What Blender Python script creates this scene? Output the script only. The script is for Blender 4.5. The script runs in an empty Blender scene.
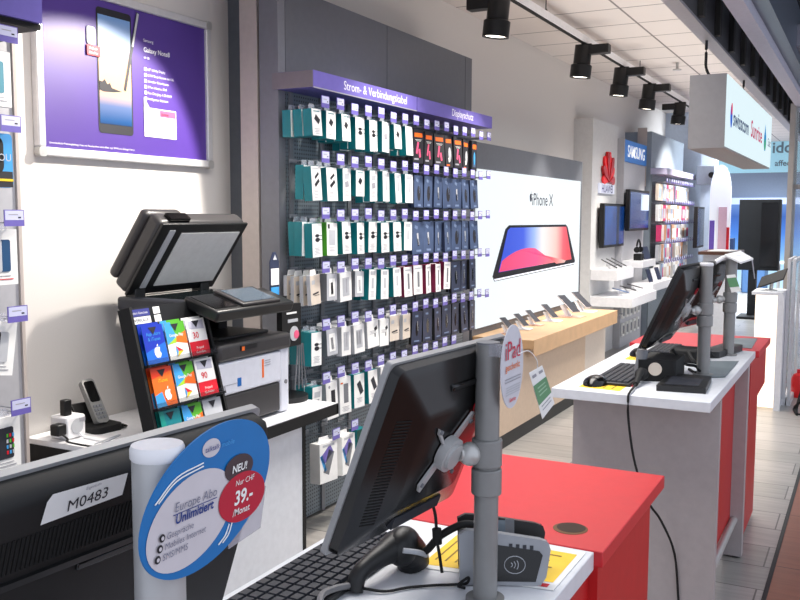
import bpy, math, random
from mathutils import Vector, Matrix
random.seed(7)
C = bpy.context.scene.collection
R = math.radians
V = Vector

# ------------------------------------------------------------------ materials
MATS = {}
def mat(name, col, rough=0.5, metal=0.0, emit=0.0, noise=0.04, nscale=30.0, bump=0.0, coat=0.0, ecol=None, alpha=None, trans=0.0):
    if name in MATS: return MATS[name]
    m = bpy.data.materials.new(name); m.use_nodes = True
    nt = m.node_tree; b = nt.nodes['Principled BSDF']
    c = tuple(x ** 2.2 for x in col) + (1,)
    b.inputs['Roughness'].default_value = rough
    b.inputs['Metallic'].default_value = metal
    if coat: b.inputs['Coat Weight'].default_value = coat
    if trans: b.inputs['Transmission Weight'].default_value = trans
    if alpha is not None: b.inputs['Alpha'].default_value = alpha
    if noise or bump:
        tc = nt.nodes.new('ShaderNodeTexCoord'); n = nt.nodes.new('ShaderNodeTexNoise')
        n.inputs['Scale'].default_value = nscale; n.inputs['Detail'].default_value = 4
        nt.links.new(tc.outputs['Object'], n.inputs['Vector'])
    if noise:
        r = nt.nodes.new('ShaderNodeValToRGB')
        r.color_ramp.elements[0].position = 0.3; r.color_ramp.elements[1].position = 0.7
        r.color_ramp.elements[0].color = tuple(x * (1 - noise) for x in c[:3]) + (1,)
        r.color_ramp.elements[1].color = tuple(min(1, x * (1 + noise)) for x in c[:3]) + (1,)
        nt.links.new(n.outputs['Fac'], r.inputs['Fac'])
        nt.links.new(r.outputs['Color'], b.inputs['Base Color'])
    else:
        b.inputs['Base Color'].default_value = c
    if bump:
        bp = nt.nodes.new('ShaderNodeBump'); bp.inputs['Strength'].default_value = bump
        bp.inputs['Distance'].default_value = 0.002
        nt.links.new(n.outputs['Fac'], bp.inputs['Height']); nt.links.new(bp.outputs['Normal'], b.inputs['Normal'])
    if emit:
        e = c if ecol is None else tuple(x ** 2.2 for x in ecol) + (1,)
        b.inputs['Emission Color'].default_value = e
        b.inputs['Emission Strength'].default_value = emit
    MATS[name] = m
    return m

def ramp_mat(name, stops, axis='Z', lo=0.0, hi=1.0, emit=0.0, rough=0.3, diag=None):
    """colour ramp along an object axis (printed pictures, painted light of the cafe interior)"""
    m = bpy.data.materials.new(name); m.use_nodes = True; nt = m.node_tree; b = nt.nodes['Principled BSDF']
    tc = nt.nodes.new('ShaderNodeTexCoord'); sp = nt.nodes.new('ShaderNodeSeparateXYZ')
    nt.links.new(tc.outputs['Object'], sp.inputs[0])
    mr = nt.nodes.new('ShaderNodeMapRange'); mr.inputs[1].default_value = lo; mr.inputs[2].default_value = hi
    if diag:
        a = nt.nodes.new('ShaderNodeMath'); a.operation = 'MULTIPLY_ADD'
        nt.links.new(sp.outputs['X'], a.inputs[0]); a.inputs[1].default_value = diag
        nt.links.new(sp.outputs['Z'], a.inputs[2]); nt.links.new(a.outputs[0], mr.inputs[0])
    else:
        nt.links.new(sp.outputs[axis], mr.inputs[0])
    r = nt.nodes.new('ShaderNodeValToRGB'); el = r.color_ramp.elements
    while len(el) > 1: el.remove(el[-1])
    for i, (p, c) in enumerate(stops):
        e = el[0] if i == 0 else el.new(p)
        e.position = p; e.color = tuple(x ** 2.2 for x in c) + (1,)
    nt.links.new(mr.outputs[0], r.inputs[0])
    if emit: b.inputs['Base Color'].default_value = (.02, .02, .02, 1)
    else: nt.links.new(r.outputs[0], b.inputs['Base Color'])
    b.inputs['Roughness'].default_value = rough
    if emit:
        nt.links.new(r.outputs[0], b.inputs['Emission Color']); b.inputs['Emission Strength'].default_value = emit
    MATS[name] = m
    return m

def math_node(nt, op, a, b=None):
    n = nt.nodes.new('ShaderNodeMath'); n.operation = op
    for i, x in enumerate((a, b)):
        if x is None: continue
        if isinstance(x, (int, float)): n.inputs[i].default_value = x
        else: nt.links.new(x, n.inputs[i])
    return n.outputs[0]

def perforated(name, col, hole, pitch, rad, ax=('X', 'Z')):
    m = mat(name, col, 0.45, 0.3, noise=0.0); nt = m.node_tree; b = nt.nodes['Principled BSDF']
    tc = nt.nodes.new('ShaderNodeTexCoord'); sp = nt.nodes.new('ShaderNodeSeparateXYZ'); nt.links.new(tc.outputs['Object'], sp.inputs[0])
    ds = []
    for a in ax:
        s = math_node(nt, 'DIVIDE', sp.outputs[a], pitch); fr = math_node(nt, 'FRACT', s); fr = math_node(nt, 'SUBTRACT', fr, 0.5)
        ds.append(math_node(nt, 'MULTIPLY', fr, fr))
    d = math_node(nt, 'ADD', ds[0], ds[1]); k = math_node(nt, 'LESS_THAN', d, rad * rad)
    mx = nt.nodes.new('ShaderNodeMixRGB'); nt.links.new(k, mx.inputs[0])
    mx.inputs[1].default_value = tuple(x ** 2.2 for x in col) + (1,); mx.inputs[2].default_value = tuple(x ** 2.2 for x in hole) + (1,)
    nt.links.new(mx.outputs[0], b.inputs['Base Color'])
    return m

def planks(name, c1, c2, cm, width, length, rough, rot=0.0, mortar=0.004):
    m = mat(name, c1, rough, noise=0.0); nt = m.node_tree; b = nt.nodes['Principled BSDF']
    tc = nt.nodes.new('ShaderNodeTexCoord'); mp = nt.nodes.new('ShaderNodeMapping'); mp.inputs['Rotation'].default_value = (0, 0, rot)
    br = nt.nodes.new('ShaderNodeTexBrick'); nt.links.new(tc.outputs['Object'], mp.inputs[0]); nt.links.new(mp.outputs[0], br.inputs['Vector'])
    br.inputs['Scale'].default_value = 1; br.inputs['Brick Width'].default_value = length; br.inputs['Row Height'].default_value = width
    br.inputs['Mortar Size'].default_value = mortar; br.inputs['Mortar Smooth'].default_value = 0.2
    br.inputs['Color1'].default_value = tuple(x ** 2.2 for x in c1) + (1,); br.inputs['Color2'].default_value = tuple(x ** 2.2 for x in c2) + (1,)
    br.inputs['Mortar'].default_value = tuple(x ** 2.2 for x in cm) + (1,)
    n = nt.nodes.new('ShaderNodeTexNoise'); mp2 = nt.nodes.new('ShaderNodeMapping'); mp2.inputs['Scale'].default_value = (14, 1.2, 1)
    nt.links.new(tc.outputs['Object'], mp2.inputs[0]); nt.links.new(mp2.outputs[0], n.inputs['Vector']); n.inputs['Scale'].default_value = 3; n.inputs['Detail'].default_value = 6
    mx = nt.nodes.new('ShaderNodeMixRGB'); mx.blend_type = 'OVERLAY'; mx.inputs[0].default_value = 0.35
    nt.links.new(br.outputs['Color'], mx.inputs[1]); nt.links.new(n.outputs['Fac'], mx.inputs[2]); nt.links.new(mx.outputs[0], b.inputs['Base Color'])
    return m

white = mat('white_laminate', (.86, .87, .89), 0.35)
whitep = mat('white_plastic', (.92, .92, .93), 0.4)
paper = mat('paper_white', (.93, .93, .92), 0.7)
wallm = mat('wall_plaster', (.84, .825, .81), 0.85, bump=0.15, nscale=180, noise=.015)
greyp = mat('grey_panel', (.36, .37, .395), 0.5)
greyg = mat('grey_gable', (.45, .455, .48), 0.5)
greyd = mat('grey_panel_dark', (.36, .38, .41), 0.5)
beige = mat('beige_post', (.70, .66, .64), 0.55)
purple = mat('purple_print', (.42, .33, .70), 0.4)
purpleL = mat('purple_light', (.42, .38, .68), 0.4)
purpleP = mat('purple_poster', (.31, .215, .54), 0.45, noise=.06, nscale=3)
tagw = mat('tag_white', (.78, .79, .90), 0.5)
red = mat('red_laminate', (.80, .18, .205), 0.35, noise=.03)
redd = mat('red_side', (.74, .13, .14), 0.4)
black = mat('black_plastic', (.085, .088, .095), 0.42)
blackg = mat('black_gloss', (.06, .06, .065), 0.15)
blackm = mat('black_matte', (.05, .05, .055), 0.7)
dark = mat('charcoal', (.17, .18, .21), 0.5)
charc = mat('printer_grey', (.22, .215, .22), 0.4)
silver = mat('silver_metal', (.74, .74, .73), 0.38, 0.45)
silverp = mat('silver_paint', (.52, .52, .515), 0.38, 0.2)
silverw = mat('brushed_pale', (.70, .70, .70), 0.4, 0.15)
alu = mat('aluminium', (.84, .84, .85), 0.35, 0.35)
chrome = mat('chrome_wire', (.62, .63, .66), 0.3, 0.4)
teal = mat('teal_card', (.05, .47, .50), 0.45)
green = mat('green_card', (.33, .65, .18), 0.5)
navy = mat('navy_card', (.27, .33, .45), 0.4, noise=.2, nscale=12)
navyd = mat('navy_dark', (.17, .20, .29), 0.4, noise=.15, nscale=12)
navyl = mat('navy_light', (.46, .53, .66), 0.4)
orange = mat('orange_print', (.93, .42, .12), 0.5)
pink = mat('pink_print', (.90, .35, .50), 0.5)
maroon = mat('maroon_card', (.45, .12, .25), 0.5)
cream = mat('cream_card', (.85, .80, .74), 0.6)
ltgrey = mat('light_grey_card', (.72, .73, .75), 0.5)
grey = mat('mid_grey', (.45, .46, .48), 0.5)
inkd = mat('ink_dark', (.13, .13, .16), 0.6)
inkg = mat('ink_grey', (.60, .60, .63), 0.6)
yellow = mat('yellow_print', (.95, .78, .15), 0.5)
redp = mat('red_print', (.85, .10, .18), 0.5)
bluep = mat('blue_print', (.04, .40, .70), 0.4)
bluel = mat('blue_light_print', (.25, .60, .85), 0.45)
wood = mat('maple_wood', (.80, .65, .49), 0.45, noise=.08, nscale=9)
limem = mat('lime_print', (.62, .80, .20), 0.5)
clear = mat('clear_plastic', (.80, .81, .85), 0.2, noise=0, alpha=.35)
glassm = mat('door_glass', (.75, .82, .85), 0.05, noise=0, alpha=.25)
steel_d = mat('dark_steel', (.16, .17, .18), 0.5, 0.3)

# ------------------------------------------------------------------ mesh builder
class MB:
    def __init__(s, T=None):
        s.v = []; s.f = []; s.mi = []; s.mats = []; s.T = T or Matrix.Identity(4)
    def _m(s, m):
        if m not in s.mats: s.mats.append(m)
        return s.mats.index(m)
    def add(s, vs, fs, m, T=None):
        n = len(s.v); T = s.T @ T if T is not None else s.T
        s.v += [T @ V(p) for p in vs]; k = s._m(m)
        for f in fs: s.f.append(tuple(n + i for i in f)); s.mi.append(k)
        return s
    def box(s, x0, x1, y0, y1, z0, z1, m, T=None):
        vs = [(x, y, z) for x in (x0, x1) for y in (y0, y1) for z in (z0, z1)]
        return s.add(vs, [(0, 1, 3, 2), (4, 6, 7, 5), (0, 4, 5, 1), (2, 3, 7, 6), (0, 2, 6, 4), (1, 5, 7, 3)], m, T)
    def poly(s, ps, m, T=None):
        return s.add(ps, [tuple(range(len(ps)))], m, T)
    def prism(s, ps, ext, m, T=None, mside=None):
        n = len(ps); e = V(ext); vs = [V(p) for p in ps] + [V(p) + e for p in ps]
        s.add(vs, [tuple(range(n)), tuple(range(2 * n - 1, n - 1, -1))], m, T)
        s.add(vs, [(i, i + n, (i + 1) % n + n, (i + 1) % n) for i in range(n)], mside or m, T)
        return s
    def cyl(s, p0, p1, r0, m, r1=None, seg=24, caps=True, T=None):
        p0, p1 = V(p0), V(p1); r1 = r0 if r1 is None else r1
        d = (p1 - p0).normalized(); a = d.orthogonal().normalized(); b = d.cross(a)
        vs = []
        for p, r in ((p0, r0), (p1, r1)):
            vs += [p + (a * math.cos(2 * math.pi * i / seg) + b * math.sin(2 * math.pi * i / seg)) * r for i in range(seg)]
        fs = [(i, (i + 1) % seg, seg + (i + 1) % seg, seg + i) for i in range(seg)]
        if caps: fs += [tuple(range(seg - 1, -1, -1)), tuple(range(seg, 2 * seg))]
        return s.add(vs, fs, m, T)
    def lathe(s, prof, m, seg=28, T=None):
        """profile [(r, z)] about local z"""
        vs = []; fs = []
        for r, z in prof: vs += [(r * math.cos(2 * math.pi * i / seg), r * math.sin(2 * math.pi * i / seg), z) for i in range(seg)]
        for k in range(len(prof) - 1):
            for i in range(seg): fs.append((k * seg + i, k * seg + (i + 1) % seg, (k + 1) * seg + (i + 1) % seg, (k + 1) * seg + i))
        fs.append(tuple(range(seg - 1, -1, -1))); fs.append(tuple((len(prof) - 1) * seg + i for i in range(seg)))
        return s.add(vs, fs, m, T)
    def tube(s, pts, r, m, seg=8, sub=5, T=None):
        pts = [V(p) for p in pts]
        if sub > 1 and len(pts) > 2:
            q = [pts[0] * 2 - pts[1]] + pts + [pts[-1] * 2 - pts[-2]]; out = []
            for i in range(1, len(q) - 2):
                for k in range(sub):
                    t = k / sub; a, b, c, d = q[i - 1:i + 3]
                    out.append(0.5 * (2 * b + (c - a) * t + (2 * a - 5 * b + 4 * c - d) * t * t + (3 * b - a - 3 * c + d) * t ** 3))
            pts = out + [pts[-1]]
        rs = r if isinstance(r, (list, tuple)) else None
        vs = []; fs = []; up = V((0, 0, 1))
        for i, p in enumerate(pts):
            d = (pts[min(i + 1, len(pts) - 1)] - pts[max(i - 1, 0)]).normalized()
            a = d.cross(up)
            if a.length < 0.05: a = d.cross(V((1, 0, 0)))
            a.normalize(); b = a.cross(d)
            if rs:
                t = i / (len(pts) - 1) * (len(rs) - 1); k = min(int(t), len(rs) - 2); rr = rs[k] + (rs[k + 1] - rs[k]) * (t - k)
            else: rr = r
            vs += [p + (a * math.cos(2 * math.pi * j / seg) + b * math.sin(2 * math.pi * j / seg)) * rr for j in range(seg)]
        for i in range(len(pts) - 1):
            for j in range(seg): fs.append((i * seg + j, i * seg + (j + 1) % seg, (i + 1) * seg + (j + 1) % seg, (i + 1) * seg + j))
        fs += [tuple(range(seg - 1, -1, -1)), tuple((len(pts) - 1) * seg + j for j in range(seg))]
        return s.add(vs, fs, m, T)
    def ball(s, c, r, m, seg=16, T=None):
        c = V(c); r = V(r) if not isinstance(r, (int, float)) else V((r, r, r)); n = seg // 2; vs = []; fs = []
        for i in range(n + 1):
            a = math.pi * i / n
            vs += [c + V((r.x * math.sin(a) * math.cos(2 * math.pi * j / seg), r.y * math.sin(a) * math.sin(2 * math.pi * j / seg), r.z * math.cos(a))) for j in range(seg)]
        for i in range(n):
            for j in range(seg): fs.append((i * seg + j, (i + 1) * seg + j, (i + 1) * seg + (j + 1) % seg, i * seg + (j + 1) % seg))
        return s.add(vs, fs, m, T)
    def text(s, txt, size, o, m, xd=(1, 0, 0), yd=(0, 0, 1), align='C', bold=0.0, shear=0.0):
        vs, fs, w = text_mesh(txt, bold, shear)
        xd, yd, o = V(xd), V(yd), V(o); sh = {'C': -w / 2, 'L': 0, 'R': -w}[align]
        return s.add([o + xd * ((x + sh) * size) + yd * (y * size) for x, y in vs], fs, m)
    def mesh(s, name, smooth=True, origin=(0, 0, 0)):
        me = bpy.data.meshes.new(name); o = V(origin)
        me.from_pydata([p - o for p in s.v], [], s.f)
        for m in s.mats: me.materials.append(m)
        me.polygons.foreach_set('material_index', s.mi)
        me.polygons.foreach_set('use_smooth', [smooth] * len(s.f))
        me.update()
        if smooth: me.set_sharp_from_angle(angle=R(38))
        return me
    def build(s, name, parent=None, smooth=True, origin=None, bevel=0, seg=2):
        """one mesh object; origin in world coordinates (default: the parent's)"""
        base = V(parent['_o']) if parent is not None else V(origin or (0, 0, 0))
        if parent is None and origin is None and s.v:
            base = V([(min(p[i] for p in s.v) + max(p[i] for p in s.v)) / 2 for i in range(3)]); base.z = min(p.z for p in s.v)
        me = s.mesh(name, smooth, base)
        o = bpy.data.objects.new(name, me); C.objects.link(o)
        if parent is not None: o.parent = parent
        else: o.location = base
        o['_o'] = tuple(base)
        if bevel:
            b = o.modifiers.new('b', 'BEVEL'); b.width = bevel; b.segments = seg; b.limit_method = 'ANGLE'; b.angle_limit = R(40)
        return o

_tx = {}
def text_mesh(txt, bold, shear):
    k = (txt, bold, shear)
    if k not in _tx:
        cu = bpy.data.curves.new('t', 'FONT'); cu.body = txt; cu.offset = bold; cu.shear = shear; cu.resolution_u = 3
        ob = bpy.data.objects.new('t', cu); C.objects.link(ob)
        dg = bpy.context.evaluated_depsgraph_get(); me = ob.evaluated_get(dg).to_mesh()
        vs = [(v.co.x, v.co.y) for v in me.vertices]; fs = [tuple(p.vertices) for p in me.polygons]
        x0 = min(v[0] for v in vs); x1 = max(v[0] for v in vs)
        _tx[k] = ([(x - x0, y) for x, y in vs], fs, x1 - x0)
        bpy.data.objects.remove(ob); bpy.data.curves.remove(cu)
    return _tx[k]

def tag(o, label, cat, group=None):
    o['label'] = label; o['category'] = cat
    if group: o['group'] = group
    return o
def thing(name, label, cat, loc, group=None):
    o = bpy.data.objects.new(name, None); C.objects.link(o); o.location = loc; o['_o'] = tuple(loc)
    o.empty_display_size = 0.05
    return tag(o, label, cat, group)
def struct(o):
    o['kind'] = 'structure'; return o
def dup(o, loc=None, label=None, group=None, rz=None):
    c = o.copy(); C.objects.link(c)
    if loc is not None: c.location = loc
    if rz is not None: c.rotation_euler = (0, 0, rz)
    if label: c['label'] = label
    if group: c['group'] = group
    for ch in o.children:
        k = ch.copy(); C.objects.link(k); k.parent = c
        for g in ch.children:
            q = g.copy(); C.objects.link(q); q.parent = k
    return c
def ell(cx, cz, rx, rz, n=40, y=0.0):
    return [(cx + rx * math.cos(2 * math.pi * i / n), y, cz + rz * math.sin(2 * math.pi * i / n)) for i in range(n)]
def rrect(x0, x1, z0, z1, r, n=5):
    out = []
    for cx, cz, a in ((x1 - r, z1 - r, 0), (x0 + r, z1 - r, 90), (x0 + r, z0 + r, 180), (x1 - r, z0 + r, 270)):
        for i in range(n + 1):
            t = R(a + 90 * i / n); out.append((cx + r * math.cos(t), cz + r * math.sin(t)))
    return out
APPLE = [(0, .62), (.12, .68), (.28, .68), (.42, .58), (.33, .45), (.30, .28), (.36, .10), (.47, 0), (.38, -.22), (.24, -.40), (.12, -.42), (0, -.37), (-.12, -.42), (-.26, -.38), (-.42, -.12), (-.48, .18), (-.42, .44), (-.28, .64), (-.12, .67)]
LEAF = [(0, .72), (.02, .88), (.14, 1.0), (.20, 1.02), (.18, .88), (.10, .76)]
def apple(mb, cx, cz, s, y, m, xd=(1, 0, 0), yd=(0, 0, 1)):
    xd, yd, o = V(xd), V(yd), V((cx, y, cz))
    for P_ in (APPLE, LEAF): mb.poly([o + xd * (a * s) + yd * (b * s) for a, b in P_], m)

ORD = ['first', 'second', 'third', 'fourth', 'fifth', 'sixth', 'seventh', 'eighth', 'ninth', 'tenth', 'eleventh', 'twelfth', 'thirteenth', 'fourteenth', 'fifteenth', 'sixteenth']

# ------------------------------------------------------------------ setting
WY = 2.95
fl = MB().box(-1.5, 23, .34, 3.0, -.05, 0, planks('floor_planks', (.66, .64, .62), (.58, .57, .55), (.36, .35, .34), .28, 1.3, .32, R(90)))
struct(fl.build('floor'))
struct(MB().box(-1.5, 23, -2.5, .322, -.05, 0, planks('mall_tile', (.56, .36, .29), (.53, .34, .27), (.30, .18, .15), .4, .8, .35)).build('floor_mall'))
struct(MB().box(-1.5, 23, .322, .34, -.05, .004, steel_d).build('trim_threshold'))
struct(MB().box(-1.5, 14.7, WY, WY + .1, 0, 3.3, wallm).build('wall_left'))
ceil_m = planks('ceiling_tile', (.86, .83, .81), (.85, .82, .80), (.50, .48, .47), .6, .6, .9, 0, .010)
for n in ceil_m.node_tree.nodes:
    if n.type == 'TEX_BRICK': n.offset = 0.0
    if n.type == 'MAPPING': n.inputs['Location'].default_value = (0, .15, 0) if n.inputs['Scale'].default_value[0] == 1 else (0, 0, 0)
    if n.type == 'MIX_RGB': n.inputs[0].default_value = 0.05
struct(MB().box(-1.5, 23, .90, 3.05, 3.22, 3.3, ceil_m).build('ceiling'))
# shop-front beam: silver edge, dark shutter recess, pale outer band, dark mall soffit
bm = mat('beam_silver', (.62, .61, .63), .4, .5)
struct(MB().box(-1.5, 22, .83, .90, 2.60, 3.3, mat('beam_recess', (.20, .21, .23), .6)).build('trim_beam'))
struct(MB().box(-1.5, 22, .828, .902, 2.585, 2.60, bm).build('trim_beam_edge'))
ribs = MB()
for i in range(26): ribs.box(2.6 + i * .55, 2.66 + i * .55, .80, .829, 2.61, 3.1, blackm)
struct(ribs.build('trim_recess_slats'))
struct(MB().box(-1.5, 22, .577, .663, 2.60, 2.72, mat('outer_band', (.70, .70, .76), .5)).build('trim_outer_band'))
struct(MB().box(-1.5, 22, .50, .577, 2.66, 3.4, mat('mall_fascia', (.36, .40, .46), .35, .4)).build('trim_mall_fascia'))
struct(MB().box(4.4, 22, -.6, .50, 3.0, 3.1, mat('mall_soffit', (.10, .11, .13), .6)).build('ceiling_mall'))
duct = MB().cyl((6.6, .47, 2.80), (22, .47, 2.80), .075, mat('duct_grey', (.62, .63, .68), .4, .3), seg=28)
tag(duct.build('ventilation_duct'), 'grey round duct running under the dark mall ceiling outside the shop', 'duct')

# end wall and street side at the far end of the shop
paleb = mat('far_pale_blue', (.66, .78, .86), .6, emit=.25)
struct(MB().box(14.6, 14.7, 2.15, 3.0, 0, 3.22, mat('end_wall', (.80, .84, .90), .7)).build('wall_end'))
struct(MB().box(14.3, 14.5, 2.14, 2.34, 0, 3.22, mat('pillar_grey', (.74, .78, .84), .6)).build('wall_pillar'))
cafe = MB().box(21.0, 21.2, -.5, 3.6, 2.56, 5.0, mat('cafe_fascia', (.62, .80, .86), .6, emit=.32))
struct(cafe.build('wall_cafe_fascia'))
cs = MB(); inkc = mat('sign_grey', (.42, .50, .55), .6)
cs.text('ido', .33, (20.99, 1.77, 2.98), inkc, xd=(0, -1, 0), bold=.02, align='C')
cs.text('affee', .17, (20.99, 1.76, 2.70), inkc, xd=(0, -1, 0), bold=.02, align='C')
tag(cs.build('cafe_sign'), 'grey cafe lettering on the pale blue fascia beyond the shop', 'sign')
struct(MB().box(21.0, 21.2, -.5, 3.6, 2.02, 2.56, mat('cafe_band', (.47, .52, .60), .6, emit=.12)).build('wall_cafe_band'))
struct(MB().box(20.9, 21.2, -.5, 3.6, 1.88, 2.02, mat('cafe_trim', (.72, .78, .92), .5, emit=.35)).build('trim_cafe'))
struct(MB().box(21.6, 21.7, -.5, 3.6, 0, 1.9, ramp_mat('shop_glow', [(0, (.80, .92, 1)), (.25, (.70, .87, 1)), (.45, (.45, .68, .95)), (.65, (.26, .50, .88)), (.85, (.20, .38, .72)), (1, (.40, .55, .80))], 'Z', 0, 1.9, emit=1.15)).build('wall_cafe_interior'))  # light of the cafe interior painted as a glowing ramp on this wall
mul = mat('mullion_blue', (.36, .46, .60), .4)
for i, y in enumerate((.6, 1.25, 2.45, 3.1)):
    w = MB().box(20.95, 21.0, y, y + .05, 0, 1.88, mul); struct(w.build('window_%d' % (i + 1)))
seatb = MB().box(20.2, 20.9, 1.95, 2.4, 0, .78, mat('far_counter_blue', (.30, .44, .62), .5)); tag(seatb.build('cafe_counter', bevel=.02), 'blue-grey counter inside the lit cafe window', 'counter')
for i, (x, y, w, h) in enumerate(((20.3, 1.1, .28, .95), (20.4, 2.75, .3, 1.15))):
    t = thing('cafe_display', 'dark display stand in cafe window, ' + ('beside the bright pane' if i == 0 else 'beside the blue counter'), 'display', (x, y, 0))
    MB().box(x - .1, x + .1, y - w / 2, y + w / 2, .25, h, mat('far_dark_blue', (.10, .17, .30), .4)).build('screen', t, bevel=.01)
    MB().box(x - .12, x + .12, y - w / 2, y + w / 2, 0, .25, mul).build('base', t)
dt = thing('cafe_bistro_table', 'round white bistro table on the bright floor outside the cafe', 'table', (18.6, 1.55, 0))
MB().cyl((18.6, 1.55, .72), (18.6, 1.55, .75), .33, white).build('table_top', dt)
MB().cyl((18.6, 1.55, .02), (18.6, 1.55, .72), .03, silver).build('leg', dt)
MB().cyl((18.6, 1.55, 0), (18.6, 1.55, .02), .2, silver).build('base', dt)

# jamb of the shop front
jb = mat('jamb_beige', (.62, .60, .58), .45, .2)
struct(MB().box(8.9, 9.3, .655, .70, 0, 2.62, jb).build('wall_front_jamb'))
struct(MB().box(9.02, 9.04, .30, .655, .05, 2.6, glassm).build('window_5'))
struct(MB().box(9.0, 9.06, .30, .655, 1.86, 1.90, jb).build('trim_glass_rail'))
struct(MB().box(16.0, 16.2, -9, -.2, 0, 5, mat('mall_wall', (.42, .45, .45), .6)).build('wall_mall'))

# ------------------------------------------------------------------ wall modules (peg wall, light box wall, brand walls)
struct(MB().box(3.62, 3.70, 2.69, 2.793, 0, 3.2, beige).build('trim_post'))
struct(MB().box(3.73, 5.978, 2.622, WY, 0, 2.71, greyd).build('trim_module_carcass'))
struct(MB().box(3.62, 3.68, 2.566, 2.675, 0, 3.2, greyg).build('trim_module_gable'))
up = thing('wall_cladding_panel', 'pair of dark grey wall panels above the accessory wall header', 'panel', (4.8, 2.59, 2.27))
MB().box(3.684, 4.715, 2.566, 2.62, 2.288, 2.71, greyp).build('panel_board', up)
MB().box(4.721, 5.86, 2.566, 2.62, 2.288, 2.71, greyp).build('panel_board', up)
MB().box(5.866, 5.978, 2.566, 2.62, 0.0, 2.71, greyp).build('side_strip', up)
peg = thing('accessory_wall', 'grey perforated metal wall with purple header carrying cable and charger packs', 'display wall', (4.75, 2.566, 0))
pegm = perforated('peg_metal', (.45, .49, .52), (.20, .22, .24), .020, .24)
for a, b in ((3.684, 4.72), (4.725, 5.862)):
    MB().box(a, b, 2.566, 2.60, .02, 2.25, pegm).build('perforated_panel', peg)
ups = MB()
for i in range(8): ups.box(3.70 + i * .278, 3.73 + i * .278, 2.556, 2.566, .02, 2.25, grey)
ups.build('slotted_rail_strip', peg)
hd = MB().box(3.62, 4.708, 2.364, 2.60, 2.205, 2.285, purpleL); hd.box(3.617, 3.62, 2.366, 2.60, 2.206, 2.284, mat('header_end', (.47, .44, .46), .5))
hd.text('Strom- & Verbindungskabel', .062, (4.24, 2.3635, 2.228), whitep)
hd.box(3.62, 4.708, 2.3625, 2.364, 2.203, 2.208, silver)
hd.build('header_sign', peg)
h2 = MB().box(4.714, 5.87, 2.364, 2.60, 2.205, 2.285, purpleL); h2.text('Displayschutz', .062, (5.37, 2.3635, 2.228), whitep)
h2.build('header_sign', peg)

# hooks with price tags: one model, copied
def make_hook():
    t = thing('display_hook', '', 'hook', (0, 0, 0))
    m = MB()
    for dx in (-.018, .018): m.tube([(dx, .19, -.022), (dx, .02, -.022), (dx, 0, -.018)], .0022, chrome, seg=5, sub=1)
    m.box(-.03, .03, .185, .192, -.03, -.012, chrome)
    m.box(-.032, .032, .0, .002, .012, .02, clear)
    m.build('hook_wire', t)
    p = MB().box(-.034, .034, -.003, 0, -.034, .022, purpleL)
    p.poly([(-.031, -.0035, -.013), (.031, -.0035, -.013), (.031, -.0035, .019), (-.031, -.0035, .019)], tagw)
    p.poly([(-.02, -.004, .004), (.012, -.004, .004), (.012, -.004, .007), (-.02, -.004, .007)], inkg)
    p.poly([(.012, -.004, -.007), (.022, -.004, -.007), (.022, -.004, -.002), (.012, -.004, -.002)], inkd)
    p.build('price_tag', t)
    return t
ROWS = [2.152, 1.885, 1.614, 1.355, 1.077, .812, .507]
RN = ['top row', 'second row', 'third row', 'fourth row', 'fifth row', 'sixth row', 'lowest row']
hx = lambda i: 3.715 + i * .1392

# packaging models (origin: top centre of the pack)
def pack(name, w, h, d, front, side, deco, tab=None):
    m = MB(); m.box(-w / 2, w / 2, -d / 2, d / 2, -h, 0, side)
    y = -d / 2 - .0008
    m.poly([(-w / 2 + .001, y, -h + .001), (w / 2 - .001, y, -h + .001), (w / 2 - .001, y, -.001), (-w / 2 + .001, y, -.001)], front)
    if tab is not None:
        m.prism([(-w * .32, -.001, 0), (w * .32, -.001, 0), (w * .25, -.001, .026), (-w * .25, -.001, .026)], (0, .002, 0), tab)
    for k, *a in deco:
        if k == 'r':      # rectangle cx, cz, w, h, mat, angle
            cx, cz, rw, rh, mm, an = a; c, s_ = math.cos(R(an)), math.sin(R(an))
            m.poly([(cx + dx * rw / 2 * c - dz * rh / 2 * s_, y - .0008, cz + dx * rw / 2 * s_ + dz * rh / 2 * c) for dx, dz in ((-1, -1), (1, -1), (1, 1), (-1, 1))], mm)
        elif k == 'e':
            cx, cz, rx, rz, mm = a; m.poly(ell(cx, cz, rx, rz, 16, y - .0008), mm)
        elif k == 't':
            tx, sz, cx, cz, mm = a; m.text(tx, sz, (cx, y - .0012, cz), mm)
    return m.mesh(name, False)
def lines(w, z0, n, m=inkg, x=0): return [('r', x, z0 - i * .007, w * (1 - .25 * (i % 2)), .0022, m, 0) for i in range(n)]
tabs = clear
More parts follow.
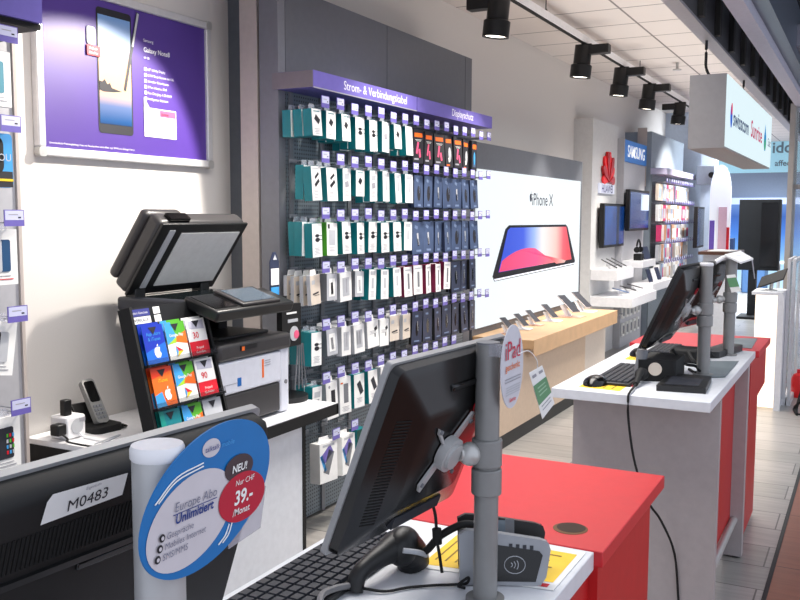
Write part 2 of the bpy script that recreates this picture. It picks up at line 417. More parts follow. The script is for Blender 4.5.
PK = dict(
    plug=pack('charger_box', .085, .128, .05, paper, teal, [('r', .003, -.05, .045, .028, inkd, -35), ('r', 0, -.012, .05, .004, teal, 0)] + lines(.05, -.095, 4), tabs),
    plug2=pack('charger_box', .085, .135, .045, paper, teal, [('r', 0, -.055, .03, .03, inkd, -35), ('r', 0, -.012, .05, .004, teal, 0)] + lines(.05, -.1, 4), tabs),
    duo=pack('cable_box', .09, .165, .045, paper, teal, [('r', .004, -.045, .042, .014, inkd, 35), ('r', .004, -.08, .048, .018, inkd, 35), ('r', -.01, -.012, .05, .004, ltgrey, 0)] + lines(.05, -.115, 6, x=-.008), tabs),
    cab=pack('cable_box', .085, .165, .045, paper, teal, [('e', .0, -.06, .018, .008, inkd), ('e', .002, -.08, .02, .011, inkd), ('r', .018, -.06, .045, .003, inkd, 0), ('r', .02, -.08, .045, .003, inkd, 0)] + lines(.05, -.12, 5), tabs),
    txt=pack('cable_box', .085, .165, .045, paper, teal, [('r', 0, -.04, .05, .028, ltgrey, 0), ('r', 0, -.08, .04, .03, inkg, 10)] + lines(.05, -.11, 6), tabs),
    wht=pack('cable_box', .085, .165, .045, paper, teal, [('r', .0, -.075, .022, .055, ltgrey, 0), ('r', 0, -.02, .05, .02, ltgrey, 0)] + lines(.045, -.12, 5, ltgrey), tabs),
    grn=pack('charger_box', .10, .165, .045, paper, green, [('r', 0, -.075, .06, .075, ltgrey, 0), ('r', -.03, -.02, .018, .022, inkd, 0)] + lines(.06, -.125, 4), tabs),
    org=pack('screen_protector_pack', .116, .20, .02, inkd, inkd, [('r', 0, -.035, .085, .024, orange, 0), ('r', -.01, -.11, .018, .07, pink, -14), ('r', .015, -.14, .02, .05, pink, 12), ('r', -.02, -.175, .05, .01, inkg, 0)] + lines(.07, -.062, 2, paper), None),
    org2=pack('screen_protector_pack', .116, .20, .02, inkd, inkd, [('r', 0, -.035, .085, .024, orange, 0), ('e', .012, -.115, .024, .042, ltgrey), ('r', .0, -.15, .03, .03, paper, 20), ('r', -.02, -.185, .05, .01, orange, 0)], None),
    org3=pack('screen_protector_pack', .116, .20, .02, inkd, inkd, [('r', 0, -.04, .08, .03, orange, 0), ('e', .0, -.12, .02, .045, bluel), ('r', 0, -.165, .06, .02, navy, 0)], None),
    nav=pack('cable_blister', .122, .19, .018, navy, navyd, [('e', .005, -.105, .022, .046, inkd), ('r', .012, -.08, .006, .05, navyl, 10), ('r', -.015, -.03, .03, .018, navyl, -20), ('r', .01, -.175, .04, .012, navyl, 0)], None),
    nav2=pack('cable_blister', .122, .19, .018, navy, navyd, [('r', .0, -.10, .016, .07, ltgrey, 6), ('r', .0, -.12, .012, .045, inkd, 6), ('r', -.015, -.03, .03, .018, navyl, -20), ('r', .005, -.17, .05, .012, navyl, 0)], None),
    navd=pack('cable_blister', .120, .20, .018, navyd, blackm, [('e', .0, -.105, .016, .045, blackg), ('r', .006, -.09, .005, .06, ltgrey, 8), ('r', -.01, -.03, .035, .012, navyl, 0), ('r', 0, -.18, .06, .008, navyl, 0)], None),
    mar=pack('earphone_pack', .095, .175, .03, paper, maroon, [('r', .005, -.085, .022, .09, grey, 0), ('r', 0, -.02, .06, .008, ltgrey, 0)] + lines(.05, -.145, 3), None),
    crm=pack('adapter_pack', .10, .145, .02, cream, ltgrey, [('r', 0, -.09, .06, .008, inkd, 6), ('r', .01, -.10, .05, .003, inkd, 0), ('r', -.02, -.035, .03, .02, ltgrey, 0)], paper),
    gry=pack('earphone_box', .09, .135, .04, ltgrey, grey, [('r', 0, -.07, .05, .09, paper, 0), ('r', 0, -.075, .02, .06, inkg, 5)], paper),
    wbx=pack('headset_box', .105, .15, .03, paper, ltgrey, [('r', .0, -.075, .06, .095, ltgrey, 0), ('r', .005, -.07, .012, .07, inkg, 0), ('r', -.018, -.07, .012, .07, inkg, 0)], paper),
    wb2=pack('headset_box', .12, .15, .03, paper, ltgrey, lines(.07, -.06, 3) + [('r', .03, -.05, .03, .02, inkd, 25), ('r', .02, -.085, .01, .02, inkd, 0)], paper),
    wca=pack('battery_pack', .10, .19, .03, paper, ltgrey, [('r', .01, -.085, .035, .08, inkd, 0), ('e', -.02, -.025, .008, .008, inkg)] + lines(.06, -.15, 4), paper),
    gca=pack('battery_pack', .10, .19, .03, paper, ltgrey, [('r', .005, -.085, .04, .10, grey, 0), ('r', -.03, -.03, .02, .008, orange, 0)] + lines(.06, -.155, 4), paper),
    tca=pack('battery_pack', .10, .18, .035, paper, teal, [('r', .008, -.075, .036, .07, dark, 28)] + lines(.05, -.13, 4), paper),
    lim=pack('battery_pack', .10, .18, .035, paper, ltgrey, [('r', -.015, -.075, .03, .05, limem, 0), ('r', -.015, -.12, .03, .04, redp, 0), ('r', .028, -.07, .022, .08, inkd, 8)], paper),
    big=pack('power_bank_box', .15, .20, .06, paper, paper, [('r', -.015, -.06, .10, .05, purpleL, 35), ('r', .0, -.10, .05, .12, grey, -24), ('r', -.045, -.10, .02, .09, bluel, 25), ('r', 0, -.015, .10, .012, ltgrey, 0)], paper),
    dgr=pack('charger_box', .10, .19, .05, mat('dark_green', (.05, .28, .25), .5), teal, lines(.05, -.06, 4, ltgrey), None),
)
DESC = dict(plug='teal box with black plug', plug2='teal box with small adapter', duo='teal box with two connectors', cab='teal box with two cables',
    txt='teal box with grey print', wht='teal-sided plain white box', grn='green-edged white charger box', org='black orange-titled pack, pink hand', org2='black orange-titled pack, pale phone', org3='black orange-titled pack, blue phone',
    nav='slate blister with oval cable', nav2='slate blister with pale connector', navd='dark navy cable blister', mar='white and maroon striped pack', crm='cream pack with strap', gry='grey and white box', wbx='white box with grey window', wb2='white box with black print',
    wca='white pack with black battery', gca='white pack with grey battery', tca='white pack, slanted dark battery', lim='white pack, lime and red', big='big white box, slanted phone', dgr='dark green box')
LAY = [ # (kind, how many on the hook, spacing)
    [('plug', 3, .056), ('plug2', 2, .05), ('plug2', 3, .05), ('cab', 3, .05), ('cab', 2, .05), ('txt', 2, .05), ('plug2', 2, .05), ('wht', 2, .05), ('org', 2, .03), ('org', 2, .03), ('org', 2, .03), ('org2', 2, .03), ('org', 2, .03), ('org2', 2, .03), ('org3', 2, .03), ('org3', 2, .03)],
    [('duo', 2, .05), ('duo', 2, .05), ('txt', 1, .05), ('plug2', 3, .05), ('txt', 2, .05), ('wht', 2, .05), ('wht', 2, .05), ('wht', 2, .05), ('nav', 2, .03), ('nav', 2, .03), ('nav2', 2, .03), ('nav', 2, .03), ('nav2', 2, .03), ('nav', 2, .03), ('nav', 2, .03), ('nav2', 2, .03)],
    [('cab', 3, .047), ('grn', 2, .05), ('cab', 2, .05), ('cab', 2, .05), ('cab', 2, .05), ('cab', 2, .05), ('cab', 2, .05), ('wht', 2, .05), ('nav2', 2, .03), ('nav2', 2, .03), ('nav2', 2, .03), ('nav2', 2, .03), ('nav', 2, .03), ('nav2', 2, .03), ('nav', 2, .03), ('mar', 1, .03)],
    [('crm', 4, .042), ('gry', 3, .045), ('wbx', 2, .04), ('gry', 3, .045), ('wht', 3, .05), ('wht', 2, .05), ('wht', 2, .05), ('mar', 2, .035), ('mar', 2, .035), ('mar', 2, .035), ('mar', 2, .035), ('mar', 2, .035), ('navd', 2, .03), ('navd', 2, .03), ('navd', 2, .03), ('navd', 1, .03)],
    [('cab', 4, .046), ('gry', 2, .05), ('wbx', 2, .05), ('wbx', 1, .05), ('wb2', 2, .05), ('wb2', 1, .05), ('crm', 2, .03), ('crm', 2, .03), ('navd', 1, .03), ('navd', 2, .03), ('navd', 2, .03), ('navd', 2, .03), ('navd', 2, .03), ('navd', 2, .03), ('navd', 2, .03), ('navd', 1, .03)],
    [('txt', 2, .05), ('wca', 1, .05), ('gca', 1, .05), ('tca', 1, .05), ('tca', 1, .05), ('lim', 1, .05), ('wca', 1, .05)] + [('navd', 1, .03)] * 5,
    [('big', 1, .06), ('big', 1, .06), ('dgr', 1, .05)],
]
hook0 = make_hook(); used = False
pk_first = {}
for r, (z, lay) in enumerate(zip(ROWS, LAY)):
    for i, (k, n, sp) in enumerate(lay):
        x = hx(i) + (0 if r < 6 else (.09, .135, .16)[i])
        who = ORD[i]
        lab = 'wire hook with purple price tag, %s from the printer, %s of accessory wall' % (who, RN[r])
        loc = (x, 2.36, z + (.02 * math.sin(i * 2.1 + r) * .3))
        if not used: h = hook0; h.location = loc; h['label'] = lab; h['group'] = 'price-tag hooks on the accessory wall'; used = True
        else: h = dup(hook0, loc, lab)
        if i == 15 and r < 5: n = 0
        for j in range(n):
            w0 = PK[k]
            o = bpy.data.objects.new(w0.name.split('.')[0], w0) if k not in pk_first else pk_first[k].copy()
            pk_first.setdefault(k, o); C.objects.link(o)
            jx = random.uniform(-.006, .006) - (.055 if k not in ('nav', 'nav2', 'navd', 'org', 'org2', 'org3') else .045); tilt = random.uniform(-3, 3)
            o.location = (x + jx, 2.40 + j * sp, z - .045 + random.uniform(-.006, .004)); o.rotation_euler = (R(random.uniform(-3, 1)), R(tilt if j == 0 else tilt * .5), R(random.uniform(-5, 5)))
            if k in ('nav', 'nav2', 'navd', 'org', 'org2', 'org3', 'mar'): o.rotation_euler.z = R(random.uniform(-9, 9))
            pos = ('frontmost', 'next deeper', 'third deep', 'fourth deep')[j] if n > 1 else 'single'
            tag(o, '%s, %s on %s hook from printer, %s' % (DESC[k], pos, who, RN[r]), 'package', 'packs in the %s of the accessory wall' % RN[r])
# ------------------------------------------------------------------ phone light box
lb = thing('advertising_lightbox', 'backlit white smartphone advert in grey wall frame above the wooden counter', 'lightbox', (7.5, 2.566, .74))
MB().box(6.05, 8.80, 2.575, WY, .02, 2.14, greyp).build('frame', lb)
gl = mat('lightbox_white', (.30, .30, .30), .8, noise=0, emit=.95, ecol=(.95, .985, 1.0))
lp_ = MB().box(6.09, 8.70, 2.560, 2.576, .77, 1.945, gl).build('light_panel', lb)
ph = MB(); Yp = 2.5585
# phone drawn on the advert: a lying handset in perspective
ph.poly([(6.44, Yp, 1.10), (8.52, Yp, 1.135), (8.56, Yp, 1.17), (8.30, Yp, 1.50), (8.24, Yp, 1.525), (6.74, Yp, 1.53), (6.66, Yp, 1.50), (6.40, Yp, 1.14)], mat('advert_black', (.03, .03, .06), .4, noise=0))
ph.poly([(6.45, Yp - .001, 1.105), (8.52, Yp - .001, 1.142), (8.53, Yp - .001, 1.152), (6.43, Yp - .001, 1.118)], mat('advert_rim', (.85, .87, .92), .4, noise=0, emit=.6))
ph.build('advert_phone', lp_)
scr = MB()
scm = ramp_mat('advert_screen', [(0, (.16, .30, .85)), (.30, (.20, .35, .90)), (.45, (.62, .74, .98)), (.58, (1, .97, .96)), (.8, (1, .80, .75)), (.92, (.98, .35, .40)), (1, (.95, .25, .30))], 'X', -.95, .80, emit=1.0)
scr.poly([(6.52, Yp - .002, 1.165), (8.44, Yp - .002, 1.19), (8.25, Yp - .002, 1.505), (6.77, Yp - .002, 1.51), (6.71, Yp - .002, 1.49)], scm)
pts = [(6.53, Yp - .003, 1.168)] + [(6.53 + .06 * i, Yp - .003, 1.168 + .168 * math.sin(math.pi * min(1, (i + 2) / 26)) ** .7 * (1 if i < 14 else max(.12, 1 - (i - 14) * .058))) for i in range(1, 29)] + [(8.25, Yp - .003, 1.187)]
scr.poly(pts, ramp_mat('advert_wave', [(0, (.95, .25, .45)), (.5, (1, .30, .55)), (.75, (1, .45, .50)), (1, (1, .85, .80))], 'X', -.95, .75, emit=1.0))
scr.build('advert_screen', lp_)
tx = MB(); ad = mat('advert_ink', (.10, .12, .2), .9, noise=0)
tx.text('iPhone X', .150, (7.56, Yp - .001, 1.695), ad, bold=.003); apple(tx, 7.245, 1.75, .062, Yp - .001, ad)
tx.build('advert_lettering', lp_)

# wooden counter with phones
ct = thing('display_counter', 'long pale wooden counter under the backlit phone advert', 'counter', (7.2, 2.33, 0))
MB().box(6.05, 8.42, 2.10, 2.57, .655, .72, wood).build('counter_top', ct, bevel=.002)
MB().box(6.05, 8.42, 2.094, 2.10, .60, .722, wood).build('front_edge', ct, bevel=.002)
MB().box(5.99, 7.62, 2.17, 2.54, .11, .655, mat('counter_front', (.78, .69, .60), .55)).box(5.42, 5.99, 2.17, 2.34, .11, .655, mat('counter_front', (0, 0, 0))).build('body', ct)
MB().box(7.63, 8.40, 2.20, 2.57, .11, .655, mat('counter_front_pale', (.83, .79, .75), .5)).build('body', ct)
MB().box(5.42, 8.40, 2.19, 2.34, 0, .11, steel_d).build('plinth', ct)
ccl = mat('copper_stand', (.86, .70, .62), .4)
for k, (x, y, s) in enumerate(((6.32, 2.40, .85), (6.62, 2.40, .85), (6.92, 2.41, .85), (7.26, 2.38, 1.0), (7.66, 2.34, 1.35), (8.14, 2.36, 1.3))):
    nm = ['beside the oval sign', 'second from the oval sign', 'third from the oval sign', 'fourth from the oval sign', 'fifth, larger than those before it', 'at the far end of the counter'][k]
    t = thing('phone_on_stand', 'smartphone tilted on white stand on wooden counter, ' + nm, 'phone', (x, y, .72), 'demo phones on the wooden counter')
    q = V((x, y, .72))
    MB().prism(*[[q + V((a, b, c)) * s for a, b, c in ((-.03, -.02, 0), (.03, -.02, 0), (.016, .03, .075), (-.016, .03, .075))]], V((0, .025, 0)) * s, whitep).build('stand', t, bevel=.002)
    MB().box(x - .06 * s, x + .06 * s, y - .10 * s, y + .05 * s, .7202, .7202 + .008, whitep if k % 2 else ccl).build('base_plate', t, bevel=.002)
    T = Matrix.Translation(q + V((0, 0, .085 * s))) @ Matrix.Rotation(R(-24), 4, 'Z') @ Matrix.Rotation(R(36), 4, 'X')
    MB(T).box(-.036 * s, .036 * s, -.085 * s, .085 * s, -.004, .004, mat('phone_rim', (.8, .75, .73), .3, .5)).build('handset', t, bevel=.003)
    MB(T).box(-.034 * s, .034 * s, -.083 * s, .083 * s, .004, .0052, mat('phone_glass', (.10, .115, .17), .65)).build('screen', t)

# ------------------------------------------------------------------ brand wall with red emblem
struct(MB().box(9.73, 10.83, 2.738, WY, 0, 2.67, mat('brand_panel', (.80, .80, .80), .5)).build('wall_brand_panel'))
em = thing('brand_emblem', 'red petal emblem above white glowing letters on pale wall', 'sign', (10.3, 2.73, 1.9))
pm = mat('emblem_red', (.88, .10, .12), .35, emit=.12)
pt = MB()
for kq, (a, L) in enumerate(((-84, .22), (-58, .28), (-33, .31), (-11, .325), (11, .325), (33, .31), (58, .28), (84, .22))):
    T = Matrix.Translation((10.335, 2.73, 2.0)) @ Matrix.Rotation(R(a), 4, 'Y')
    pr = [(-.004, 0), (-.026, .35), (-.05, .65), (-.046, .85), (-.016, 1), (.016, 1), (.046, .85), (.05, .65), (.026, .35), (.004, 0)]
    pt.prism([(px, 0, .02 + pz * L) for px, pz in pr], (0, -.02 - .012 * (kq % 2), 0), (pm, mat('emblem_red_dark', (.70, .05, .08), .35))[kq % 2], T)
pt.build('petal_logo', em)
hw = MB().box(9.97, 10.62, 2.715, 2.735, 1.865, 1.975, mat('emblem_glow', (.4, .4, .45), .8, noise=0, emit=.75, ecol=(.93, .94, 1))); hw.text('HUAWEI', .125, (10.295, 2.713, 1.875), mat('emblem_ink', (.30, .30, .48), .9), bold=.02)
hw.build('letter_strip', em)
def screen(name, label, x0, x1, yb, z0, z1, m, extra=None):
    t = thing(name, label, 'screen', ((x0 + x1) / 2, yb, z0))
    MB().box(x0, x1, yb - .055, yb, z0, z1, black).build('casing', t, bevel=.006)
    MB().box((x0 + x1) / 2 - .1, (x0 + x1) / 2 + .1, yb, yb + .03, z0 + .1, z1 - .1, blackm).build('wall_bracket', t)
    s = MB().box(x0 + .03, x1 - .03, yb - .057, yb - .055, z0 + .03, z1 - .03, m)
    if extra: extra(s, yb - .058)
    s.build('display_panel', t)
    return t
vm = mat('screen_blue', (.10, .22, .42), .2, noise=.5, nscale=4, emit=.35, ecol=(.10, .24, .48))
screen('wall_screen', 'blue wall screen below the red petal emblem', 9.95, 10.88, 2.706, 1.25, 1.75, vm, lambda s, y: s.poly([(10.5, y, 1.28), (10.62, y, 1.28), (10.62, y, 1.72), (10.5, y, 1.72)], navyd))
struct(MB().box(10.83, 12.0, 2.67, WY, 0, 2.26, mat('brand_panel2', (.74, .74, .76), .5)).build('wall_brand_panel_blue'))
struct(MB().box(10.80, 10.829, 2.655, 2.737, 0, 2.53, mat('brand_gable', (.66, .66, .68), .5)).build('trim_brand_gable'))
sb = MB().box(10.835, 11.99, 2.655, 2.75, 2.262, 2.52, mat('sign_blue', (.16, .42, .72), .4, emit=.25)); sb.text('SAMSUNG', .20, (11.42, 2.653, 2.325), mat('sign_white', (1, 1, 1), .5, emit=.5), bold=.015)
tag(sb.build('brand_sign'), 'blue brand sign with white capital letters on top of wall panel', 'sign')
screen('wall_screen', 'dark blue wall screen below the blue brand sign', 10.84, 11.9, 2.638, 1.43, 1.93, vm, lambda s, y: s.poly([(11.42, y, 1.68), (11.86, y, 1.68), (11.86, y, 1.88), (11.42, y, 1.88)], mat('screen_pale', (.75, .82, .9), .4, emit=.4)))
# white wall shelves
def shelf(label, x0, x1, y0, y1, z0, z1):
    return tag(MB().box(x0, x1, y0, y1, z0, z1, whitep).build('wall_shelf', bevel=.004), label, 'shelf')
shelf('white box shelf with three phones below the blue wall screen', 9.75, 10.52, 2.44, 2.736, .90, 1.02)
shelf('large white box shelf at counter height below the red emblem', 9.75, 11.0, 2.27, 2.736, .61, .72)
shelf('white shelf carrying headphones beside the brand wall screen', 10.9, 11.62, 2.42, 2.668, .985, 1.07)
shelf('white shelf carrying tablets below the headphones', 10.9, 12.1, 2.292, 2.55, .70, .80)
def slab(name, label, cat, x, y, z, w, l, tilt, rz, grp, m=blackg):
    t = thing(name, label, cat, (x, y, z), grp)
    q = V((x, y, z))
    MB().prism([q + V((-.02, -.02, 0)), q + V((.02, -.02, 0)), q + V((.012, .02, .05)), q + V((-.012, .02, .05))], (0, .02, 0), whitep).build('stand', t)
    T = Matrix.Translation(q + V((0, 0, .062))) @ Matrix.Rotation(R(rz), 4, 'Z') @ Matrix.Rotation(R(tilt), 4, 'X')
    MB(T).box(-w / 2, w / 2, -l / 2, l / 2, -.004, .004, m).build('handset', t, bevel=.002)
for i, x in enumerate((9.87, 10.08, 10.30)):
    slab('phone_on_stand', 'black phone on upper emblem shelf, ' + ('nearest the wooden counter' if 0 else ORD[i] + ' from the wooden counter'), 'phone', x, 2.56, 1.02, .085, .20, 28, 12, 'phones on the upper emblem shelf')
for i, x in enumerate((10.0, 10.35, 10.7)):
    slab('phone_on_stand', 'phone lying on the large white shelf, ' + ORD[i] + ' from the wooden counter', 'phone', x, 2.46, .72, .085, .19, 14, 8, 'phones on the large white shelf', blackg if i else mat('phone_blue', (.35, .45, .6), .3))
hp = thing('headphones', 'black headphones on small box on the white shelf', 'headphones', (11.05, 2.52, 1.07))
MB().box(11.0, 11.16, 2.47, 2.56, 1.07, 1.15, blackm).build('box_base', hp, bevel=.004)
MB().tube([(11.0, 2.52, 1.20), (11.0, 2.52, 1.26), (11.08, 2.52, 1.32), (11.17, 2.52, 1.27), (11.18, 2.52, 1.20)], .012, blackm).build('headband', hp)
for dx in (11.0, 11.18): MB().cyl((dx - .015, 2.52, 1.20), (dx + .015, 2.52, 1.20), .035, blackm).build('ear_cup', hp)
for i, x in enumerate((11.35, 11.5)):
    slab('tablet_on_stand', 'upright tablet on the headphone shelf, ' + ('beside the headphones' if i == 0 else 'beyond its twin'), 'tablet', x, 2.5, 1.07, .12, .2, 70, -10, 'tablets on the headphone shelf', navyd)
for i, x in enumerate((11.2, 11.45, 11.7)):
    slab('tablet_on_stand', 'upright tablet on the lower brand shelf, ' + ORD[i] + ' from the emblem', 'tablet', x, 2.4, .80, .12, .2, 70, -10, 'tablets on the lower brand shelf', navyd if i != 1 else whitep)
hc = MB().box(-.05, .05, -.01, .01, -.16, 0, paper); hc.poly([(-.035, -.011, -.13), (.035, -.011, -.13), (.035, -.011, -.03), (-.035, -.011, -.03)], grey)
hm = hc.mesh('hanging_case'); first = None
for r_, z in enumerate((.52, .30)):
    for i in range(5):
        o = bpy.data.objects.new('phone_case_pack', hm) if first is None else first.copy(); first = first or o; C.objects.link(o)
        o.location = (10.95 + i * .2, 2.655, z)
        tag(o, 'white phone case pack under the lower shelf, %s from the wooden counter, %s row' % (ORD[i], ('upper', 'lower')[r_]), 'package', 'case packs under the brand shelf')
tag(MB().tube([(9.9, 2.735, .46), (9.9, 2.60, .44), (10.7, 2.60, .44), (10.7, 2.735, .46)], .006, chrome, sub=1).build('hook_rail'), 'bare chrome hook rail below the large white shelf', 'rail')

# ------------------------------------------------------------------ second product wall
struct(MB().box(12.02, 14.25, 2.60, WY, 0, 2.71, mat('grey_blue_panel', (.50, .54, .58), .5)).build('wall_product_module'))
struct(MB().box(12.0, 12.018, 2.66, 2.78, 2.0, 2.76, beige).build('trim_product_post'))
w2 = thing('case_wall', 'further grey peg wall with purple header and phone cases', 'display wall', (13.1, 2.6, 0))
MB().box(12.02, 14.2, 2.585, 2.60, .1, 2.19, pegm).build('perforated_panel', w2)
for a, b in ((12.0, 13.1), (13.105, 14.22)): MB().box(a, b, 2.40, 2.6, 2.155, 2.235, mat('header_lilac', (.70, .68, .78), .4)).build('header_sign', w2)
ccol = [cream, paper, ltgrey, mat('case_ice', (.62, .70, .82), .5), paper, cream, mat('case_rose', (.78, .22, .42), .5), paper, mat('case_tan', (.82, .62, .50), .5), ltgrey, paper, mat('case_sky', (.70, .76, .86), .5)]
CM = []
for k, c in enumerate(ccol):
    m_ = MB().box(-.062, .062, -.02, .02, -.215, 0, c); m_.poly([(-.045, -.0208, -.18), (.045, -.0208, -.18), (.045, -.0208, -.05), (-.045, -.0208, -.05)], ccol[(k * 5 + 3) % 12]); CM.append(m_.mesh('case_pack', False))
fc = {}
for r, z in enumerate((2.08, 1.81, 1.54, 1.28, 1.02)):
    for i in range(14):
        x = 12.08 + i * .155; k = (i * 5 + r * 7 + (i * i) // 3) % 12
        if r == 2 and i < 2: k = 6
        dup(hook0, (x, 2.40, z), 'wire hook with price tag, %s from brand screens, %s of far case wall' % (ORD[i], RN[r]), 'price-tag hooks on the far case wall')
        o = bpy.data.objects.new('phone_case_pack', CM[k]) if k not in fc else fc[k].copy(); fc.setdefault(k, o); C.objects.link(o)
        o.location = (x - .02, 2.50, z - .05); o.rotation_euler = (0, R(random.uniform(-4, 4)), R(random.uniform(-12, 12)))
        tag(o, 'phone case pack on %s hook from brand screens, %s of far case wall' % (ORD[i], RN[r]), 'package', 'case packs on the far case wall')
screen('wall_screen', 'dark screen mounted at the end of the far case wall', 13.55, 14.15, 2.30, 1.15, 1.75, mat('screen_navy', (.06, .09, .18), .2, noise=.2))

# ------------------------------------------------------------------ far items: banner, projector, table, totem, pedestal, gates
bn = thing('banner_stand', 'tall white banner with rounded top and purple and red print', 'banner', (14.0, 2.0, 0))
bp_ = [(13.98, 2.0 + .15 * math.cos(R(a)), 1.95 + .42 * math.sin(R(a))) for a in range(0, 181, 12)]
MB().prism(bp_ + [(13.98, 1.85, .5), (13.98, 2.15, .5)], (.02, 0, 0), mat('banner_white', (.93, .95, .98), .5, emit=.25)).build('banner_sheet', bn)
b2 = MB().box(13.97, 13.979, 2.07, 2.14, .6, 1.55, purple); b2.box(13.97, 13.979, 1.86, 1.90, .6, 1.45, redp); b2.box(13.97, 13.979, 1.90, 2.02, .95, 1.75, mat('banner_pink', (.90, .75, .82), .5))
b2.build('banner_print', bn)
MB().box(13.9, 14.1, 1.85, 2.15, 0, .04, silver).box(13.97, 14.0, 1.98, 2.02, .04, .5, silver).build('base', bn)
pj = thing('projector', 'grey box projector fixed on pillar below the hanging sign', 'projector', (14.15, 2.2, 2.06))
MB().box(14.0, 14.3, 2.10, 2.36, 2.08, 2.36, mat('projector_grey', (.60, .63, .68), .5)).build('casing', pj, bevel=.01)
MB().cyl((13.985, 2.14, 2.22), (14.0, 2.14, 2.22), .045, blackg).build('lens', pj)
tt = thing('standing_table', 'high brown-topped table with white sheets beyond the far counter', 'table', (12.6, 1.75, 0))
MB().box(12.2, 13.2, 1.55, 2.0, 1.11, 1.15, mat('brown_top', (.33, .22, .17), .4)).build('table_top', tt)
MB().box(12.3, 13.1, 1.62, 1.95, 0, 1.11, white).build('body', tt)
tag(MB().prism([(12.25, 1.62, 1.152), (12.7, 1.58, 1.152), (12.8, 1.85, 1.152), (12.3, 1.9, 1.152)], (0, 0, .01), paper).build('paper_sheet'), 'white paper stack lying on the high brown table', 'paper')
to = thing('display_totem', 'black upright display totem on post before bright cafe windows', 'totem', (15.25, 1.58, 0))
MB().box(15.2, 15.45, 1.275, 1.885, .76, 1.88, blackm).build('cabinet', to, bevel=.01)
MB().box(15.19, 15.2, 1.31, 1.55, .82, 1.83, blackg).build('screen', to)
MB().box(15.25, 15.4, 1.60, 1.72, .03, .78, blackm).build('post', to)
MB().box(14.95, 15.5, 1.42, 1.84, 0, .04, blackm).build('base', to, bevel=.01)
pd = thing('lit_pedestal', 'tall glowing white pedestal carrying a dark tablet', 'pedestal', (8.1, .75, 0))
MB().box(7.95, 8.35, .66, .83, .02, .96, mat('pedestal_glow', (1, .93, .84), .5, noise=0, emit=1.3)).build('light_body', pd)
MB().box(7.93, 8.37, .62, .86, .96, .985, white).build('top_plate', pd)
MB().box(7.93, 7.97, .61, .66, .0, .96, white).box(8.33, 8.37, .61, .66, 0, .96, white).box(7.97, 8.33, .62, .65, 0, .96, white).build('side_frame', pd)
tb = thing('demo_tablet', 'dark tablet tilted on silver holder on the glowing pedestal', 'tablet', (8.1, .74, .985))
T = Matrix.Translation((8.1, .72, 1.09)) @ Matrix.Rotation(R(-8), 4, 'Z') @ Matrix.Rotation(R(-32), 4, 'Y') @ Matrix.Rotation(R(-25), 4, 'X')
MB(T).box(-.08, .08, -.12, .12, -.006, .006, blackm).build('slate', tb, bevel=.004)
MB().cyl((8.1, .73, .985), (8.1, .72, 1.085), .015, silver).build('holder', tb)
MB().lathe([(.05, 0), (.05, .008), (.02, .014)], silver, T=Matrix.Translation((8.1, .73, .985))).build('foot', tb)
for i, y in enumerate((.605, .565)):
    t = thing('security_gate', 'slim glass security gate post, ' + ('beside the glowing pedestal' if i == 0 else 'towards the mall'), 'gate', (8.5, y, 0), 'anti-theft gates at the entrance')
    MB().box(8.25, 8.9, y - .006, y + .006, .08, 1.22, glassm).build('glass_panel', t)
    MB().box(8.22, 8.26, y - .012, y + .012, 0, 1.25, alu).box(8.88, 8.92, y - .012, y + .012, 0, 1.25, alu).box(8.26, 8.88, y - .012, y + .012, 1.22, 1.25, alu).build('frame', t)
    MB().box(8.2, 8.95, y - .016, y + .016, 0, .05, alu).build('base', t)
ex = thing('red_canister', 'small red canister on the floor beside the glass gates', 'canister', (8.66, .52, 0))
MB().lathe([(.055, 0), (.06, .02), (.06, .16), (.045, .2), (.02, .215)], mat('canister_red', (.85, .10, .12), .4), T=Matrix.Translation((8.66, .52, 0))).build('body', ex)
MB().cyl((8.66, .52, .215), (8.66, .52, .25), .016, redp).build('neck', ex)
MB().tube([(8.66, .475, .2), (8.64, .45, .23), (8.66, .475, .26)], .008, redp).build('handle', ex)
cb = MB()
cb.tube([(7.82, .47, .01), (7.95, .50, .03), (7.9, .46, .10), (8.0, .43, .20), (7.95, .40, .12), (7.85, .42, .02), (7.9, .48, .012), (8.05, .46, .15), (8.1, .42, .30)], .012, blackm)
tag(cb.build('power_cable'), 'tangled black cable on the floor by the gates', 'cable')

# ------------------------------------------------------------------ ceiling lights
rail = thing('light_track', 'white track rail with black underside hung below the tiled ceiling', 'light track', (8, 2.22, 3.05))
MB().box(1.0, 13.6, 2.195, 2.245, 3.055, 3.11, whitep).build('rail', rail)
MB().box(1.0, 13.6, 2.205, 2.235, 3.048, 3.056, blackm).build('conductor_strip', rail)
for x in (6.55, 9.6, 12.6):
    MB().cyl((x, 2.22, 3.09), (x, 2.22, 3.22), .004, blackm, seg=8).build('suspension_cable', rail)
    MB().cyl((x, 2.22, 3.108), (x, 2.22, 3.135), .016, blackm, r1=.008, seg=12).build('cable_gripper', rail)
def spot(x, box_dx, tilt, label):
    t = thing('track_spotlight', label, 'spotlight', (x, 2.22, 3.05), 'black spotlights on the track')
    MB().box(x - .045, x + .045, 2.00 if box_dx > 0 else 2.25, 2.19 if box_dx > 0 else 2.44, 2.955, 3.03, black).box(x - .02, x + .02, 2.15, 2.29, 3.0, 3.045, black).build('driver_box', t, bevel=.006)
    MB().cyl((x, 2.22, 3.05), (x, 2.22, 2.95), .022, black, seg=16).build('stem', t)
    T = Matrix.Translation((x, 2.22, 3.03)) @ Matrix.Rotation(R(tilt), 4, 'X')
    m = MB(T); m.lathe([(.066, 0), (.072, -.01), (.072, -.15), (.088, -.16), (.088, -.262), (.076, -.262), (.07, -.245)], black, seg=32); m.build('lamp_head', t)
    MB(T).lathe([(.074, -.252), (.074, -.25)], mat('lamp_face', (1, .96, .9), .5, noise=0, emit=6), seg=32).build('lens', t)
